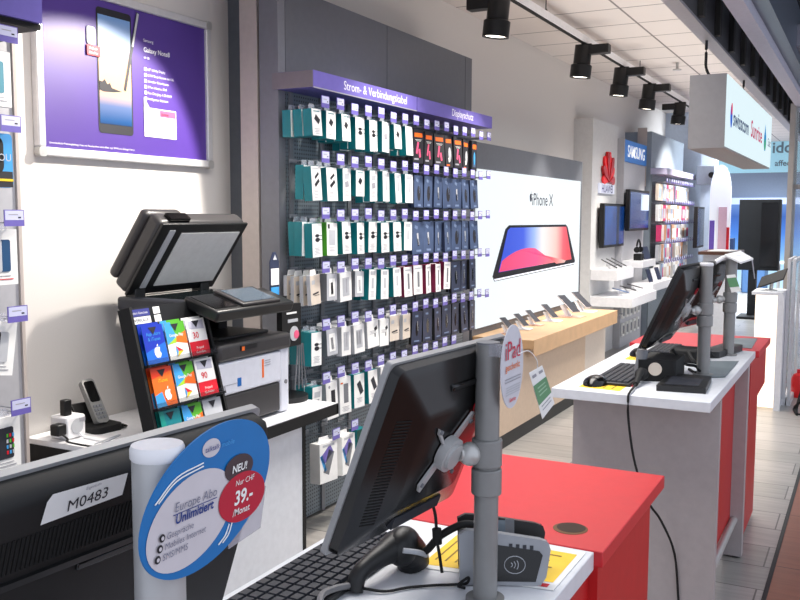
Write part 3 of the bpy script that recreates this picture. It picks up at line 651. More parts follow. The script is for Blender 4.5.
spot(5.62, -1, 6, 'black track spotlight above the accessory wall, closest to the camera')
spot(7.55, 1, 6, 'black track spotlight above the phone advert, second along the track')
spot(8.85, 1, 6, 'black track spotlight before the emblem panel, third along the track')
spot(10.08, 1, 6, 'black track spotlight above the blue brand sign, fourth along the track')
spot(11.85, -1, 6, 'black track spotlight beside the hanging sign, last along the track')
sm = thing('sprinkler', 'small metal sprinkler head in the tiled ceiling', 'sprinkler', (9.9, 1.9, 3.22))
MB().cyl((9.9, 1.9, 3.15), (9.9, 1.9, 3.22), .015, silver, seg=12).build('pipe', sm); MB().cyl((9.9, 1.9, 3.14), (9.9, 1.9, 3.15), .045, silver, seg=16).build('deflector', sm)
# hanging sign
sg = thing('hanging_sign', 'large illuminated white box sign with mobile brand names hanging from the ceiling', 'sign', (6.1, .8, 1.96))
MB().box(4.99, 7.31, .705, .89, 1.962, 2.345, mat('sign_case', (.55, .54, .54), .5)).build('casing', sg)
sf = MB().box(4.995, 7.305, .699, .705, 1.97, 2.34, mat('sign_face', (.25, .28, .3), .8, noise=0, emit=.92, ecol=(.90, .98, 1))); sf_ = sf.build('light_panel', sg)
sl = MB(); y = .6975
def fit(txt, x0, x1, z, hgt, m, bold=.004):
    vs, fs, w_ = text_mesh(txt, bold, 0); k = (x1 - x0) / w_; hz_ = hgt / .73
    sl.add([(x0 + a * k, y, z + b * hz_) for a, b in vs], fs, m)
fit('swisscom', 5.24, 5.92, 2.10, .09, mat('sw_blue', (.10, .26, .45), .8, noise=0, emit=.1), .02)
fit('Sunrise', 6.04, 6.67, 2.105, .105, mat('su_pink', (.80, .20, .38), .8, noise=0, emit=.3), .018)
fit('Salt', 7.06, 7.25, 2.115, .06, MATS['sw_blue'])
sl.build('lettering', sf_)
eb = mat('emblem_blue', (.10, .35, .75), .8, noise=0, emit=.5); er_ = mat('emblem_rose', (.85, .15, .30), .8, noise=0, emit=.5); et = mat('emblem_teal', (.05, .50, .72), .8, noise=0, emit=.6); eg = mat('emblem_green', (.25, .65, .35), .8, noise=0, emit=.5)
sk = MB(); sk.poly(ell(5.16, 2.14, .04, .062, 24, y), eb); sk.poly(ell(5.165, 2.18, .026, .032, 16, y - .001), er_); sk.build('round_emblem', sf_)
dq = ell(6.87, 2.135, .075, .07, 24, y)
sk = MB(); sk.poly([(6.87, y, 2.255)] + dq[8:24] + dq[0:5], et); sk.poly(ell(6.865, 2.11, .045, .04, 16, y - .001), eg); sk.build('drop_emblem', sf_)
for x in (5.35, 7.0):
    MB().tube([(x, .82, 2.345), (x - .03, .86, 2.42), (x, .87, 2.5), (x, .87, 2.6)], .008, blackm).build('suspension_cable', sg)
    MB().box(x - .03, x + .03, .80, .84, 2.345, 2.37, whitep).build('bracket', sg)

# ------------------------------------------------------------------ poster on the wall
X0, X1, Z0, Z1 = 2.50, 3.555, 1.834, 2.54
po = thing('framed_poster', 'purple smartphone poster in silver snap frame on the white wall', 'poster', ((X0 + X1) / 2, 2.93, Z0))
fr = MB()
fr.box(X0, X1, 2.915, WY, Z0, Z0 + .036, alu).box(X0, X1, 2.915, WY, Z1 - .036, Z1, alu).box(X0, X0 + .036, 2.915, WY, Z0 + .036, Z1 - .036, alu).box(X1 - .036, X1, 2.915, WY, Z0 + .036, Z1 - .036, alu)
fr.build('frame', po, bevel=.006, seg=3)
for x in (X0 - .003, X1 - .037):
    for z in (Z0 - .003, Z1 - .037): MB().prism([(a, 2.912, b) for a, b in rrect(x, x + .04, z, z + .04, .014)], (0, .03, 0), silver).build('corner_cap', po)
ps_ = MB().box(X0 + .03, X1 - .03, 2.93, WY, Z0 + .03, Z1 - .03, purpleP).build('printed_sheet', po)
yp = 2.9285
art = MB()
px0, px1, pz0, pz1 = 2.832, 3.018, 1.960, 2.465
art.poly([(a, yp, b) for a, b in rrect(px0 - .008, px1 + .008, pz0 - .01, pz1 + .01, .016)], inkd)
art.build('poster_handset', ps_)
skm = ramp_mat('poster_sunset', [(0, (.05, .10, .22)), (.10, (.13, .30, .50)), (.22, (.35, .42, .58)), (.36, (.85, .68, .55)), (.55, (.90, .70, .55)), (.72, (.60, .66, .75)), (1, (.40, .60, .85))], 'Z', .12, .64)
art = MB(); art.poly([(px0, yp - .001, pz0 + .03), (px1, yp - .001, pz0 + .03), (px1, yp - .001, pz1 - .02), (px0, yp - .001, pz1 - .02)], skm); art.build('poster_screen_picture', ps_)
art = MB()
art.poly([(px0, yp - .002, 2.13), (px0 + .02, yp - .002, 2.125), (px0 + .08, yp - .002, 2.128), (px0 + .13, yp - .002, 2.135), (px0 + .07, yp - .002, 2.145), (px0 + .06, yp - .002, 2.165), (px0 + .045, yp - .002, 2.158), (px0 + .03, yp - .002, 2.178), (px0 + .015, yp - .002, 2.165), (px0, yp - .002, 2.168)], inkd)
art.poly([(2.972, yp - .003, 2.145), (2.984, yp - .003, 2.14), (3.075, yp - .003, 2.49), (3.057, yp - .003, 2.495)], dark)
art.poly([(3.024, yp - .0035, 2.34), (3.034, yp - .0035, 2.338), (3.073, yp - .0035, 2.488), (3.061, yp - .0035, 2.49)], ltgrey)
art.build('poster_stylus_print', ps_)
art = MB(); wt = mat('poster_white', (.95, .94, .97), .5, noise=0)
art.text('Samsung', .018, (3.10, yp - .001, 2.375), wt, align='L'); art.text('Galaxy Note8', .030, (3.10, yp - .001, 2.33), wt, align='L', bold=.012); art.text('64 GB', .014, (3.10, yp - .001, 2.30), wt, align='L')
for i, s_ in enumerate(('6.3" Infinity Display', '12 MP Dual-Kamera mit OIS', 'Schneller Gesichtsscan', 'S Pen inklusive, IP68', 'Fast Charging, 6 GB RAM', 'Intelligenter Assistent')):
    z = 2.25 - i * .026
    art.box(3.10, 3.114, yp - .0015, yp - .0005, z - .003, z + .012, wt); art.text(s_, .0150, (3.121, yp - .001, z), wt, align='L')
art.text('Unverbindliche Preisempfehlung. Preis mit Neuabschluss eines Abos, zzgl. SIM-Karte. Solange Vorrat.', .0115, (2.56, yp - .001, 1.885), wt, align='L')
art.build('poster_lettering', ps_)
art = MB(); art.box(3.093, 3.303, yp - .002, yp - .001, 1.955, 2.085, paper); art.poly([(3.093, yp - .0025, 2.085), (3.128, yp - .0025, 2.085), (3.093, yp - .0025, 2.13)], paper)
art.poly([(3.193, yp - .003, 2.05), (3.298, yp - .003, 2.05), (3.298, yp - .003, 2.08), (3.193, yp - .003, 2.08)], pink)
art.text('swisscom', .016, (3.098, yp - .003, 2.058), inkd, align='L'); art.text('Sunrise', .016, (3.203, yp - .004, 2.058), redp, align='L'); art.text('0.-', .036, (3.298, yp - .003, 2.012), inkd, align='R', bold=.01)
art.text('Einmalig CHF', .014, (3.098, yp - .003, 2.017), redp, align='L')
for z in (1.99, 1.967): art.text('bei 24 Monaten', .012, (3.098, yp - .003, z), inkg, align='L'); art.text('99.-', .014, (3.298, yp - .003, z), inkd, align='R')
art.build('poster_price_box', ps_)
art = MB(); art.prism([(a, yp - .004, b) for a, b in rrect(2.768, 2.815, 2.310, 2.385, .012)], (0, .003, 0), ltgrey); art.box(2.765, 2.838, yp - .006, yp - .004, 2.265, 2.307, redp)
art.text('Exklusiv', .014, (2.80, yp - .0065, 2.290), wt); art.text('Set dazu', .014, (2.80, yp - .0065, 2.273), wt)
art.build('poster_gift_badge', ps_)

# ------------------------------------------------------------------ case panel at the near end of the wall
lp = thing('case_display_wall', 'grey phone-case wall panel with purple header beside the poster', 'display wall', (1.5, 2.8, 0))
MB().box(.9, 2.285, 2.80, 2.83, .05, 2.27, mat('panel_grey', (.66, .66, .68), .5)).box(2.286, 2.30, 2.79, WY, .05, 2.27, beige).build('back_panel', lp)
MB().box(.9, 2.26, 2.60, 2.9, 2.265, 2.40, mat('header_purple', (.40, .36, .66), .4)).build('header_sign', lp)
MB().box(.9, 2.27, 2.62, 2.9, 2.245, 2.265, blackm).build('header_underside', lp)
LP = [(2.215, 2.155, 2.15, 1.965), (1.918, 2.15, 1.875, 1.692), (1.60, 2.155, 1.55, 1.36), (1.27, 2.145, 1.225, 1.04), (.945, 2.14, .90, .71)]
names = [('case_pack', 'white case pack showing two phones, top hook of grey panel'), ('armband_pack', 'black sport armband pack with yellow line on grey panel'), ('case_pack', 'white case pack with blue phone picture, middle hook of grey panel'), ('case_pack', 'tilted white case pack with black case, second hook from below'), ('case_pack', 'white case pack with dark phone picture, lowest hook of grey panel')]
for i, (zt, xr, z1, z0) in enumerate(LP):
    h = dup(hook0, (2.112, 2.60, zt - .005), 'price-tag hook on the grey case panel, %s from the top' % ORD[i], 'hooks on the grey case panel')
    for c in h.children: c.scale = (1.2, 1, 1.0)
    t = thing(names[i][0], names[i][1], 'package', (2.08, 2.64, z0), 'case packs on the grey panel')
    x0, x1 = xr - .14, xr - .01
    body = MB(); y = 2.63
    if i == 1:
        body.prism([(a, y, b) for a, b in rrect(x0, x1, z0, z1, .015)], (0, .02, 0), bluel)
        body.poly([(x0, y - .001, z0), (x1 - .002, y - .001, z0 + .002), (x1 - .002, y - .001, z0 + .055), (x0, y - .001, z0 + .055)], inkd)
        body.box(x0 + .002, x1 - .002, y - .003, y - .001, z0 + .022, z0 + .03, yellow)
        body.build('pack', t)
        MB().prism([(a, y - .006, b) for a, b in rrect(x0 + .03, x1 - .04, z0 + .045, z1 - .01, .03)], (0, .005, 0), blackm).build('armband', t)
        tt_ = MB(); tt_.text('TOU', .035, (x1 - .085, y - .0085, z0 + .09), ltgrey, align='L'); tt_.build('print', t)
    else:
        T = Matrix.Translation((x1, y, z1)) @ Matrix.Rotation(R(9 if i == 3 else 0), 4, 'Y') @ Matrix.Translation((-x1, -y, -z1))
        MB(T).box(x0, x1, y, y + .025, z0, z1, paper).build('pack', t)
        p_ = MB(T); a = [(.0, .45), (0, 0), (.45, .75), (.45, .55), (.42, .5)][i]
        col = [bluel, 0, bluel, inkd, inkd][i]
        p_.prism([(u, y - .004, w_) for u, w_ in rrect(x1 - .105, x1 - .065, z0 + .045, z1 - .035, .008)], (0, .003, 0), [blackm, 0, ltgrey, blackm, dark][i])
        p_.prism([(u, y - .003, w_) for u, w_ in rrect(x1 - .072, x1 - .03, z0 + .045, z1 - .035, .008)], (0, .002, 0), [mat('case_teal', (.30, .55, .62), .4), 0, mat('phone_pic', (.16, .30, .45), .3), ltgrey, dark][i])
        if i == 4:
            for a_ in range(3):
                for b_ in range(4): p_.box(x1 - .06 + a_ * .012, x1 - .053 + a_ * .012, y - .0045, y - .003, z0 + .06 + b_ * .02, z0 + .072 + b_ * .02, (redp, bluel, ltgrey, green)[(a_ + b_) % 4])
        p_.build('printed_phone', t)
        q_ = MB(T); q_.box(x0, x1 - .02, y - .002, y - .001, z0 + .018, z0 + .021, redp if i == 2 else inkg); q_.box(x0, x1 - .03, y - .002, y - .001, z0 + .030, z0 + .032, inkg); q_.build('print', t)
        MB(T).prism([(x1 - .1, y + .01, z1), (x1 - .03, y + .01, z1), (x1 - .045, y + .01, z1 + .03), (x1 - .085, y + .01, z1 + .03)], (0, .002, 0), clear).build('hang_tab', t)

# ------------------------------------------------------------------ printer counter
pc = thing('printer_counter', 'white counter with black edge carrying the printer', 'counter', (3.0, 2.5, 0))
MB().box(2.40, 3.56, 2.20, WY - .01, .69, .72, whitep).build('worktop', pc)
MB().box(2.40, 3.555, 2.194, 2.20, .668, .718, blackm).box(3.545, 3.561, 2.194, 2.5, .668, .718, blackm).build('edge_band', pc)
MB().box(2.42, 3.35, 2.26, WY - .02, .02, .69, white).build('cabinet', pc)
MB().box(3.35, 3.372, 2.255, WY - .02, .02, .69, blackm).build('side_edge_panel', pc)
MB().box(2.395, 2.402, 2.2, WY - .01, .02, .70, blackm).build('end_panel', pc)

# multifunction printer
pr = thing('multifunction_printer', 'black and white office printer with its scanner lid raised', 'printer', (3.0, 2.55, .72))
pwhite = mat('printer_white', (.83, .84, .88), .4)
MB().box(2.815, 3.24, 2.30, 2.66, .735, .865, charc).build('paper_drawer', pr, bevel=.008)
b_ = MB().box(2.81, 3.243, 2.295, 2.66, .868, 1.005, pwhite); b_.box(3.243, 3.31, 2.30, 2.86, .725, 1.05, pwhite)
pb_ = b_.build('body', pr, bevel=.01)
d_ = MB(); d_.box(2.93, 2.955, 2.2935, 2.295, .895, .93, bluep); d_.box(3.10, 3.112, 2.2935, 2.295, .905, .985, orange)
for i in range(3): d_.box(3.12, 3.16, 2.2935, 2.295, .975 - i * .01, .978 - i * .01, inkg)
d_.box(2.815, 2.93, 2.2935, 2.295, .910, .912, inkg); d_.cyl((3.28, 2.299, .86), (3.28, 2.296, .86), .01, grey)
d_.build('printed_marks', pb_)
fc_ = MB().box(2.805, 3.312, 2.285, 2.66, 1.008, 1.082, charc).build('front_cover', pr, bevel=.018)
MB().box(2.94, 3.05, 2.281, 2.286, 1.045, 1.065, black).box(2.945, 2.962, 2.280, 2.2855, 1.043, 1.06, orange).build('cover_handle', fc_)
MB().box(2.90, 3.24, 2.36, 2.72, 1.082, 1.096, black).build('output_tray', pr, bevel=.004)
MB().box(2.83, 2.87, 2.46, 2.76, 1.08, 1.20, charc).box(3.14, 3.2, 2.56, 2.80, 1.08, 1.20, blackm).box(2.86, 3.2, 2.74, 2.80, 1.08, 1.2, blackm).build('rear_housing', pr)
MB().box(2.80, 3.34, 2.42, 2.83, 1.195, 1.255, dark).build('scanner_bed', pr, bevel=.012)
MB().box(2.83, 3.28, 2.45, 2.74, 1.256, 1.258, mat('scan_glass', (.12, .14, .15), .05)).build('scan_glass', pr)
T = Matrix.Translation((3.035, 2.32, 1.235)) @ Matrix.Rotation(R(18), 4, 'X')
cp = MB(T); cp.box(-.30, .22, -.09, .09, -.028, .02, black); cp_ = cp.build('control_panel', pr, bevel=.01)
MB(T).box(-.13, .13, -.075, .085, .02, .034, charc).build('screen_surround', cp_, bevel=.004)
MB(T).box(-.105, .105, -.06, .07, .034, .036, mat('touch_screen', (.30, .34, .38), .15)).build('touch_screen', cp_)
MB(T).box(-.285, -.145, -.06, .07, .02, .023, blackg).build('keypad_tray', cp_)
# raised lid: hinge along X at the back, leaning forward
hz = V((0, 2.76, 1.262)); up_ = V((0, -.205, .285)).normalized(); n_ = V((0, -up_.z, up_.y)); n_ = -n_ if n_.y > 0 else n_
LT = Matrix(((1, 0, 0, 0), (0, up_.y, n_.y, hz.y), (0, up_.z, n_.z, hz.z), (0, 0, 0, 1)))   # local x: along hinge, y: up the lid, z: out of the underside
MB(LT).box(2.785, 3.345, 0, .37, -.09, -.012, charc).build('document_feeder', pr, bevel=.02, seg=3)
MB(LT).box(2.775, 3.0, .02, .36, -.135, -.085, charc).build('feeder_cover', pr, bevel=.02, seg=3)
lu_ = MB(LT).box(2.785, 3.345, 0, .37, -.014, 0, black).build('lid_underside', pr, bevel=.004)
MB(LT).box(2.92, 3.31, .045, .325, 0, .004, mat('platen_white', (.88, .88, .87), .4)).build('platen_pad', lu_)
MB(LT).box(2.84, 2.872, .04, .34, 0, .005, ltgrey).build('scan_strip', lu_)
MB(LT).box(2.84, 2.96, .345, .385, -.06, -.02, blackg).build('feeder_latch', pr)
for x in (2.85, 3.27): MB().box(x - .03, x + .03, 2.74, 2.80, 1.22, 1.29, black).build('hinge', pr, bevel=.004)

# gift-card rack
rk = thing('gift_card_rack', 'black tilted rack of colourful gift cards before the printer', 'rack', (2.66, 2.35, .72))
a0, a1 = V((2.424, 2.255, .725)), V((2.424, 2.39, 1.26))     # lower and upper corner of its panel edge towards the phone
ud = V((0, a1.y - a0.y, a1.z - a0.z)); LH = ud.length; ud.normalize(); nd = V((0, -ud.z, ud.y))
RT = Matrix(((1, 0, 0, 0), (0, ud.y, nd.y, 2.255), (0, ud.z, nd.z, .725), (0, 0, 0, 1)))   # x, y up the panel, z out
L0 = 2.408
MB(RT).box(L0, L0 + .39, 0, LH, -.012, 0, black).build('back_panel', rk)
for a_ in (L0 - .012, L0 + .39): MB(RT).box(a_, a_ + .012, 0, LH, -.03, .03, blackm).build('side_panel', rk)
for k in range(3): MB(RT).box(L0, L0 + .39, .004 + k * .160, .014 + k * .160, 0, .05, black).box(L0, L0 + .39, .004 + k * .160, .03 + k * .160, .045, .05, mat('clear_front', (.2, .2, .22), .1, alpha=.25)).build('card_ledge', rk)
MB().box(2.42, 2.79, 2.30, 2.45, .721, .733, black).build('foot', rk)
st = MB(RT)
st.box(L0 + .01, L0 + .115, .518, .545, .0005, .001, mat('sticker_blue', (.22, .24, .52), .5)); st.box(L0 + .01, L0 + .115, .490, .516, .0005, .001, paper)
st.box(L0 + .135, L0 + .170, .521, .547, .0005, .001, paper); st.box(L0 + .135, L0 + .170, .490, .516, .0005, .001, paper)
for zz, ss in ((.527, 'Sofort Gutschein'),): st.text(ss, .012, (L0 + .063, zz, .0016), paper, xd=(1, 0, 0), yd=(0, 1, 0))
st.text('VERKAUF', .018, (L0 + .066, .497, .0016), inkd, yd=(0, 1, 0))
st.build('sticker_print', rk)
ap_blue = ramp_mat('card_blue', [(0, (.10, .25, .75)), (1, (.10, .45, .90))], 'Y', -.08, .08)
cards = [  # row from the top, column, style
    (2, 0, 'blue'), (2, 1, 'play'), (2, 2, 'red30'), (1, 0, 'orange'), (1, 1, 'play2'), (1, 2, 'red90'), (0, 0, 'tealc'), (0, 1, 'greenc'), (0, 2, 'plain')]
cl_ = dict(blue='blue gift card with white fruit emblem', play='multicolour store card with play triangle in the top row', red30='white and red card worth thirty', orange='orange gift card with white fruit emblem', play2='multicolour store card with play triangle in the middle row', red90='white and red card worth ninety', tealc='teal gift card in the lowest row', greenc='green and blue gift card in the lowest row', plain='pale grey gift card in the lowest row')
def tri(m, pts, mm, z): m.poly([(a, b, z) for a, b in pts], mm)
for r_, c_, s_ in cards:
    w, h = (.108, .154); x = L0 + .022 + c_ * .119; yb = .014 + r_ * .160
    o_ = RT @ V((x + w / 2, yb, .02))
    t = thing('gift_card', cl_[s_] + ' in the black rack', 'card', tuple(o_), 'gift cards in the black rack')
    for k in range(2):
        m = MB(RT); zc = .008 + .018 * (1 - k) + .004; dy = -.01 * (1 - k) + .0
        base = {'blue': bluep, 'play': paper, 'red30': paper, 'orange': orange, 'play2': paper, 'red90': paper, 'tealc': teal, 'greenc': green, 'plain': ltgrey}[s_]
        m.box(x, x + w, yb + dy, yb + h + dy, zc, zc + .002, base); z = zc + .0028; Y0 = yb + dy
        if s_ == 'blue':
            m.poly([(x, Y0, z), (x + w, Y0, z), (x + w, Y0 + h * .55, z), (x, Y0 + h * .35, z)], mat('card_b1', (.14, .42, .85), .4)); m.poly([(x, Y0 + h * .35, z), (x + w, Y0 + h * .55, z), (x + w, Y0 + h, z), (x, Y0 + h, z)], mat('card_b2', (.12, .22, .68), .4))
            for P_ in (APPLE, LEAF): m.poly([(x + w * .55 + a * .036, Y0 + .045 + b * .036, z + .0006) for a, b in P_], paper)
            m.text('App Store', .018, (x + w / 2, Y0 + .115, z + .0006), bluel, yd=(0, 1, 0)); m.text('& iTunes', .018, (x + w / 2, Y0 + .095, z + .0006), bluel, yd=(0, 1, 0))
        elif s_ == 'orange':
            m.poly([(x, Y0, z), (x + w * .5, Y0, z), (x + w * .35, Y0 + h * .42, z), (x, Y0 + h * .35, z)], bluel); m.poly([(x, Y0 + h * .75, z), (x + w, Y0 + h * .9, z), (x + w, Y0 + h, z), (x, Y0 + h, z)], mat('card_o2', (.90, .25, .12), .4))
            for P_ in (APPLE, LEAF): m.poly([(x + w * .62 + a * .036, Y0 + .045 + b * .036, z + .0006) for a, b in P_], paper)
            m.text('iTunes', .018, (x + w / 2, Y0 + .10, z + .0006), yellow, yd=(0, 1, 0))
        elif s_ in ('play', 'play2', 'greenc'):
            m.poly([(x, Y0 + h * .45, z), (x + w * .5, Y0 + h * .62, z), (x + w * .3, Y0 + h, z), (x, Y0 + h, z)], bluel); m.poly([(x + w * .3, Y0 + h, z), (x + w * .5, Y0 + h * .62, z), (x + w, Y0 + h * .75, z), (x + w, Y0 + h, z)], green)
            m.poly([(x + w * .4, Y0 + h * .5, z), (x + w, Y0 + h * .42, z), (x + w, Y0 + h * .75, z), (x + w * .5, Y0 + h * .62, z)], orange); m.poly([(x, Y0 + h * .45, z), (x + w * .45, Y0 + h * .48, z), (x + w * .5, Y0 + h * .62, z)], limem)
            if s_ != 'greenc':
                q = [(x + w * .36, Y0 + .018), (x + w * .36, Y0 + .062), (x + w * .72, Y0 + .04)]; cc_ = (x + w * .46, Y0 + .04)
                for (p1, p2, mm) in ((q[0], q[1], bluel), (q[1], q[2], redp), (q[2], q[0], yellow)): tri(m, [p1, p2, cc_], mm, z + .0006)
            else: m.poly([(x, Y0, z), (x + w, Y0, z), (x + w, Y0 + h * .42, z), (x, Y0 + h * .45, z)], bluep)
            m.text('Google Play', .016, (x + w / 2, Y0 + .098, z + .0006), paper, yd=(0, 1, 0), bold=.01)
        elif s_ in ('red30', 'red90'):
            m.poly([(x, Y0, z), (x + w, Y0, z), (x + w, Y0 + h * .42, z), (x, Y0 + h * .42, z)], redp)
            m.text(s_[3:], .035, (x + w * .4, Y0 + h * .5, z + .0006), redp, yd=(0, 1, 0), bold=.01); m.text('Prepaid', .014, (x + w * .5, Y0 + .035, z + .0006), paper, yd=(0, 1, 0)); m.text('Guthaben', .014, (x + w * .5, Y0 + .018, z + .0006), paper, yd=(0, 1, 0))
            m.poly([(x + .01, Y0 + h * .75, z), (x + w - .01, Y0 + h * .72, z), (x + w - .01, Y0 + h * .95, z), (x + .01, Y0 + h * .95, z)], mat('card_grey', (.72, .72, .78), .4))
        elif s_ == 'tealc':
            m.text('iTunes', .02, (x + w * .55, Y0 + .055, z + .0006), bluel, yd=(0, 1, 0)); m.poly([(x, Y0, z), (x + w * .3, Y0, z), (x + w * .2, Y0 + h, z), (x, Y0 + h, z)], mat('card_t2', (.10, .55, .50), .4))
        # dark punched hanger with a triangle
        if k == 0: m.poly([(x + w * .3, Y0 + h - .008, z + .001), (x + w * .5, Y0 + h - .036, z + .001), (x + w * .7, Y0 + h - .008, z + .001)], inkd)
        m.build('card', t, smooth=False)

# cordless phone, socket cube, adapters on the counter
dp = thing('cordless_phone', 'silver and black cordless phone standing in its charging cradle', 'phone', (2.62, 2.80, .72))
DT = Matrix.Translation((2.64, 2.79, .72)) @ Matrix.Rotation(R(-8), 4, 'Z') @ Matrix.Scale(1.22, 4)
MB(DT).prism([(a, b, 0) for a, b in rrect(-.055, .055, -.07, .05, .025)], (0, 0, .022), blackm).build('cradle', dp, bevel=.005)
MB(DT).prism([(-.05, .02, .02), (.05, .02, .02), (.06, .06, .085), (-.06, .06, .085)], (0, .012, 0), blackm).build('cradle_back', dp, bevel=.004)
HT = DT @ Matrix.Translation((0, -.025, .022)) @ Matrix.Rotation(R(-33), 4, 'X')
hs_ = MB(HT).prism([(a, -.012, b) for a, b in rrect(-.024, .024, 0, .165, .014)], (0, .022, 0), silverp).build('handset', dp, bevel=.004)
MB(HT).prism([(a, -.0135, b) for a, b in rrect(-.019, .019, .078, .155, .008)], (0, .002, 0), blackg).build('display', hs_)
kp = MB(HT)
for a in range(3):
    for b in range(4): kp.box(-.017 + a * .012, -.007 + a * .012, -.0145, -.012, .015 + b * .014, .024 + b * .014, grey)
kp.build('keypad_buttons', hs_)
ds = MB().cyl((2.66, 2.735, .72), (2.66, 2.735, .745), .012, blackm).cyl((2.70, 2.72, .72), (2.70, 2.72, .738), .01, blackm); ds.tube([(2.66, 2.735, .742), (2.68, 2.70, .73), (2.72, 2.71, .727), (2.70, 2.72, .735)], .004, blackm)
tag(ds.build('phone_jack_adapter'), 'small black plug and cord lying by the phone cradle', 'plug')
cu = thing('socket_cube', 'white power socket cube on the counter by the wall panel', 'socket', (2.49, 2.79, .72))
MB().box(2.44, 2.535, 2.745, 2.84, .722, .812, whitep).build('body', cu, bevel=.008)
MB().cyl((2.49, 2.744, .77), (2.49, 2.7425, .77), .03, ltgrey).build('socket_face', cu)
MB().box(2.50, 2.53, 2.742, 2.746, .785, .80, inkg).build('print', cu)
tag(MB().box(2.455, 2.49, 2.77, 2.80, .812, .875, black).build('power_adapter', bevel=.004), 'black power adapter standing on top of the white socket cube', 'adapter')
p2 = thing('power_plug', 'round black plug with cable in the side of the socket cube', 'plug', (2.42, 2.77, .75))
MB().box(2.395, 2.44, 2.745, 2.79, .745, .79, black).build('plug_body', p2, bevel=.006)
MB().tube([(2.415, 2.745, .752), (2.42, 2.72, .735), (2.40, 2.68, .73), (2.405, 2.4, .725), (2.40, 2.19, .70), (2.40, 2.185, .3)], .004, blackm).build('cable', p2)
tag(MB().tube([(2.50, 2.742, .74), (2.50, 2.70, .724), (2.48, 2.5, .724), (2.47, 2.3, .724), (2.44, 2.19, .72), (2.44, 2.18, .4)], .0045, whitep).build('power_cable'), 'white cable running from the socket cube over the counter edge', 'cable')
tag(MB().tube([(2.40, 2.30, .73), (2.43, 2.33, .76), (2.40, 2.36, .78), (2.37, 2.32, .75), (2.40, 2.28, .735), (2.46, 2.3, .726)], .003, whitep).build('cable_loop') if 0 else MB().tube([(2.44, 2.60, .726), (2.50, 2.55, .75), (2.47, 2.50, .765), (2.43, 2.54, .74), (2.46, 2.58, .727)], .003, ltgrey).build('cable_loop'), 'thin pale cable loop on the counter beside the card rack', 'cable')
# leaflet stand and black card stand beside the printer
br = thing('leaflet_stand', 'slim blue and white leaflet standing on the printer beside the peg wall', 'leaflet', (3.345, 2.5, 1.25))
m = MB(); m.prism([(3.310, 2.40, 1.20), (3.380, 2.40, 1.20), (3.380, 2.40, 1.39), (3.355, 2.40, 1.435), (3.335, 2.40, 1.435), (3.310, 2.40, 1.39)], (0, .004, 0), navyd); m.build('card', br)
m = MB(); m.box(3.315, 3.375, 2.397, 2.399, 1.285, 1.36, paper); m.box(3.315, 3.375, 2.397, 2.399, 1.205, 1.275, bluel); m.poly([(3.345, 2.397, 1.425), (3.330, 2.397, 1.40), (3.360, 2.397, 1.40)], ltgrey); m.build('print', br)
MB().box(3.305, 3.385, 2.385, 2.45, 1.19, 1.205, blackm).build('foot', br)
bs = thing('card_stand', 'black rotating stand with white-printed packs and hanging straps behind printer', 'stand', (3.505, 2.48, .72))
MB().cyl((3.505, 2.46, .72), (3.505, 2.46, .745), .11, black).build('base', bs)
MB().cyl((3.505, 2.46, .74), (3.505, 2.46, 1.22), .012, black).build('pole', bs)
m = MB().box(3.400, 3.555, 2.40, 2.43, .985, 1.185, blackm); m.box(3.435, 3.515, 2.397, 2.40, 1.14, 1.148, paper); m.box(3.445, 3.525, 2.397, 2.40, 1.10, 1.115, ltgrey)
m.cyl((3.495, 2.40, 1.045), (3.495, 2.396, 1.045), .035, ltgrey); m.cyl((3.510, 2.397, 1.04), (3.510, 2.394, 1.04), .02, pink); m.build('printed_pack', bs)
for k in range(4): MB().tube([(3.555 + k * .014, 2.42, .985), (3.545 + k * .022, 2.42, .88), (3.530 + k * .032, 2.42, .765)], .004, grey, seg=6).build('strap', bs)

# ------------------------------------------------------------------ counters (white desk and red end)
def desk(x0, xw, x1, yr, yl, suffix):
    t = thing('service_counter', suffix, 'counter', ((x0 + x1) / 2, (yr + yl) / 2, 0))
    Z = .95
    MB().box(x0, xw, yr + .012, yl, Z - .037, Z, white).build('white_worktop', t, bevel=.002)
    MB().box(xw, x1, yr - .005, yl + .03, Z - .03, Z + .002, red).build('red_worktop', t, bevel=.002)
    return t, Z
t1, Z = desk(.2, 1.675, 2.262, .438, .955, 'service counter with white top and red end section holding two tilted monitors')
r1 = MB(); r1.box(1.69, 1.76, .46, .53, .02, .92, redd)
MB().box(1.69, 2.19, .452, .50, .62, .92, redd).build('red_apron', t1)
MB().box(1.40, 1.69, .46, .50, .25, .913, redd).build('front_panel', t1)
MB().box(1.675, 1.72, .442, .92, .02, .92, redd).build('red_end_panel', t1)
MB().box(2.10, 2.16, .56, .62, .0, .92, steel_d).build('support_leg', t1)
MB().box(.3, 1.66, .86, .90, .1, .913, white).build('rear_panel', t1)
MB().box(.25, .30, .46, .90, 0, .913, white).build('end_panel', t1)
hole_y = .60
hl = MB(); hl.cyl((1.775, .528, .9522), (1.775, .528, .9526), .036, mat('chipboard', (.42, .30, .20), .8), seg=32); hl.cyl((1.781, .528, .9527), (1.781, .528, .953), .030, mat('hole_dark', (.22, .15, .10), .8), seg=32)
hl.build('cable_hole', t1)
t2, Z = desk(3.255, 4.63, 5.18, .462, 1.055, 'further service counter with white top, grey end panel and red far end')
gpan = mat('grey_end_panel', (.66, .63, .63), .5)
MB().box(3.50, 3.54, .474, 1.04, .70, .913, gpan).build('end_panel', t2)
MB().box(3.50, 3.54, .474, 1.04, .0, .70, gpan).build('end_panel', t2)
MB().box(4.36, 4.42, .474, .56, .01, .913, gpan).build('inner_panel', t2)
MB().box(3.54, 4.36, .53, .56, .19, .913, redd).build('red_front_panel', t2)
MB().box(4.44, 5.06, .50, .56, .02, .93, redd).build('red_end_panel', t2)
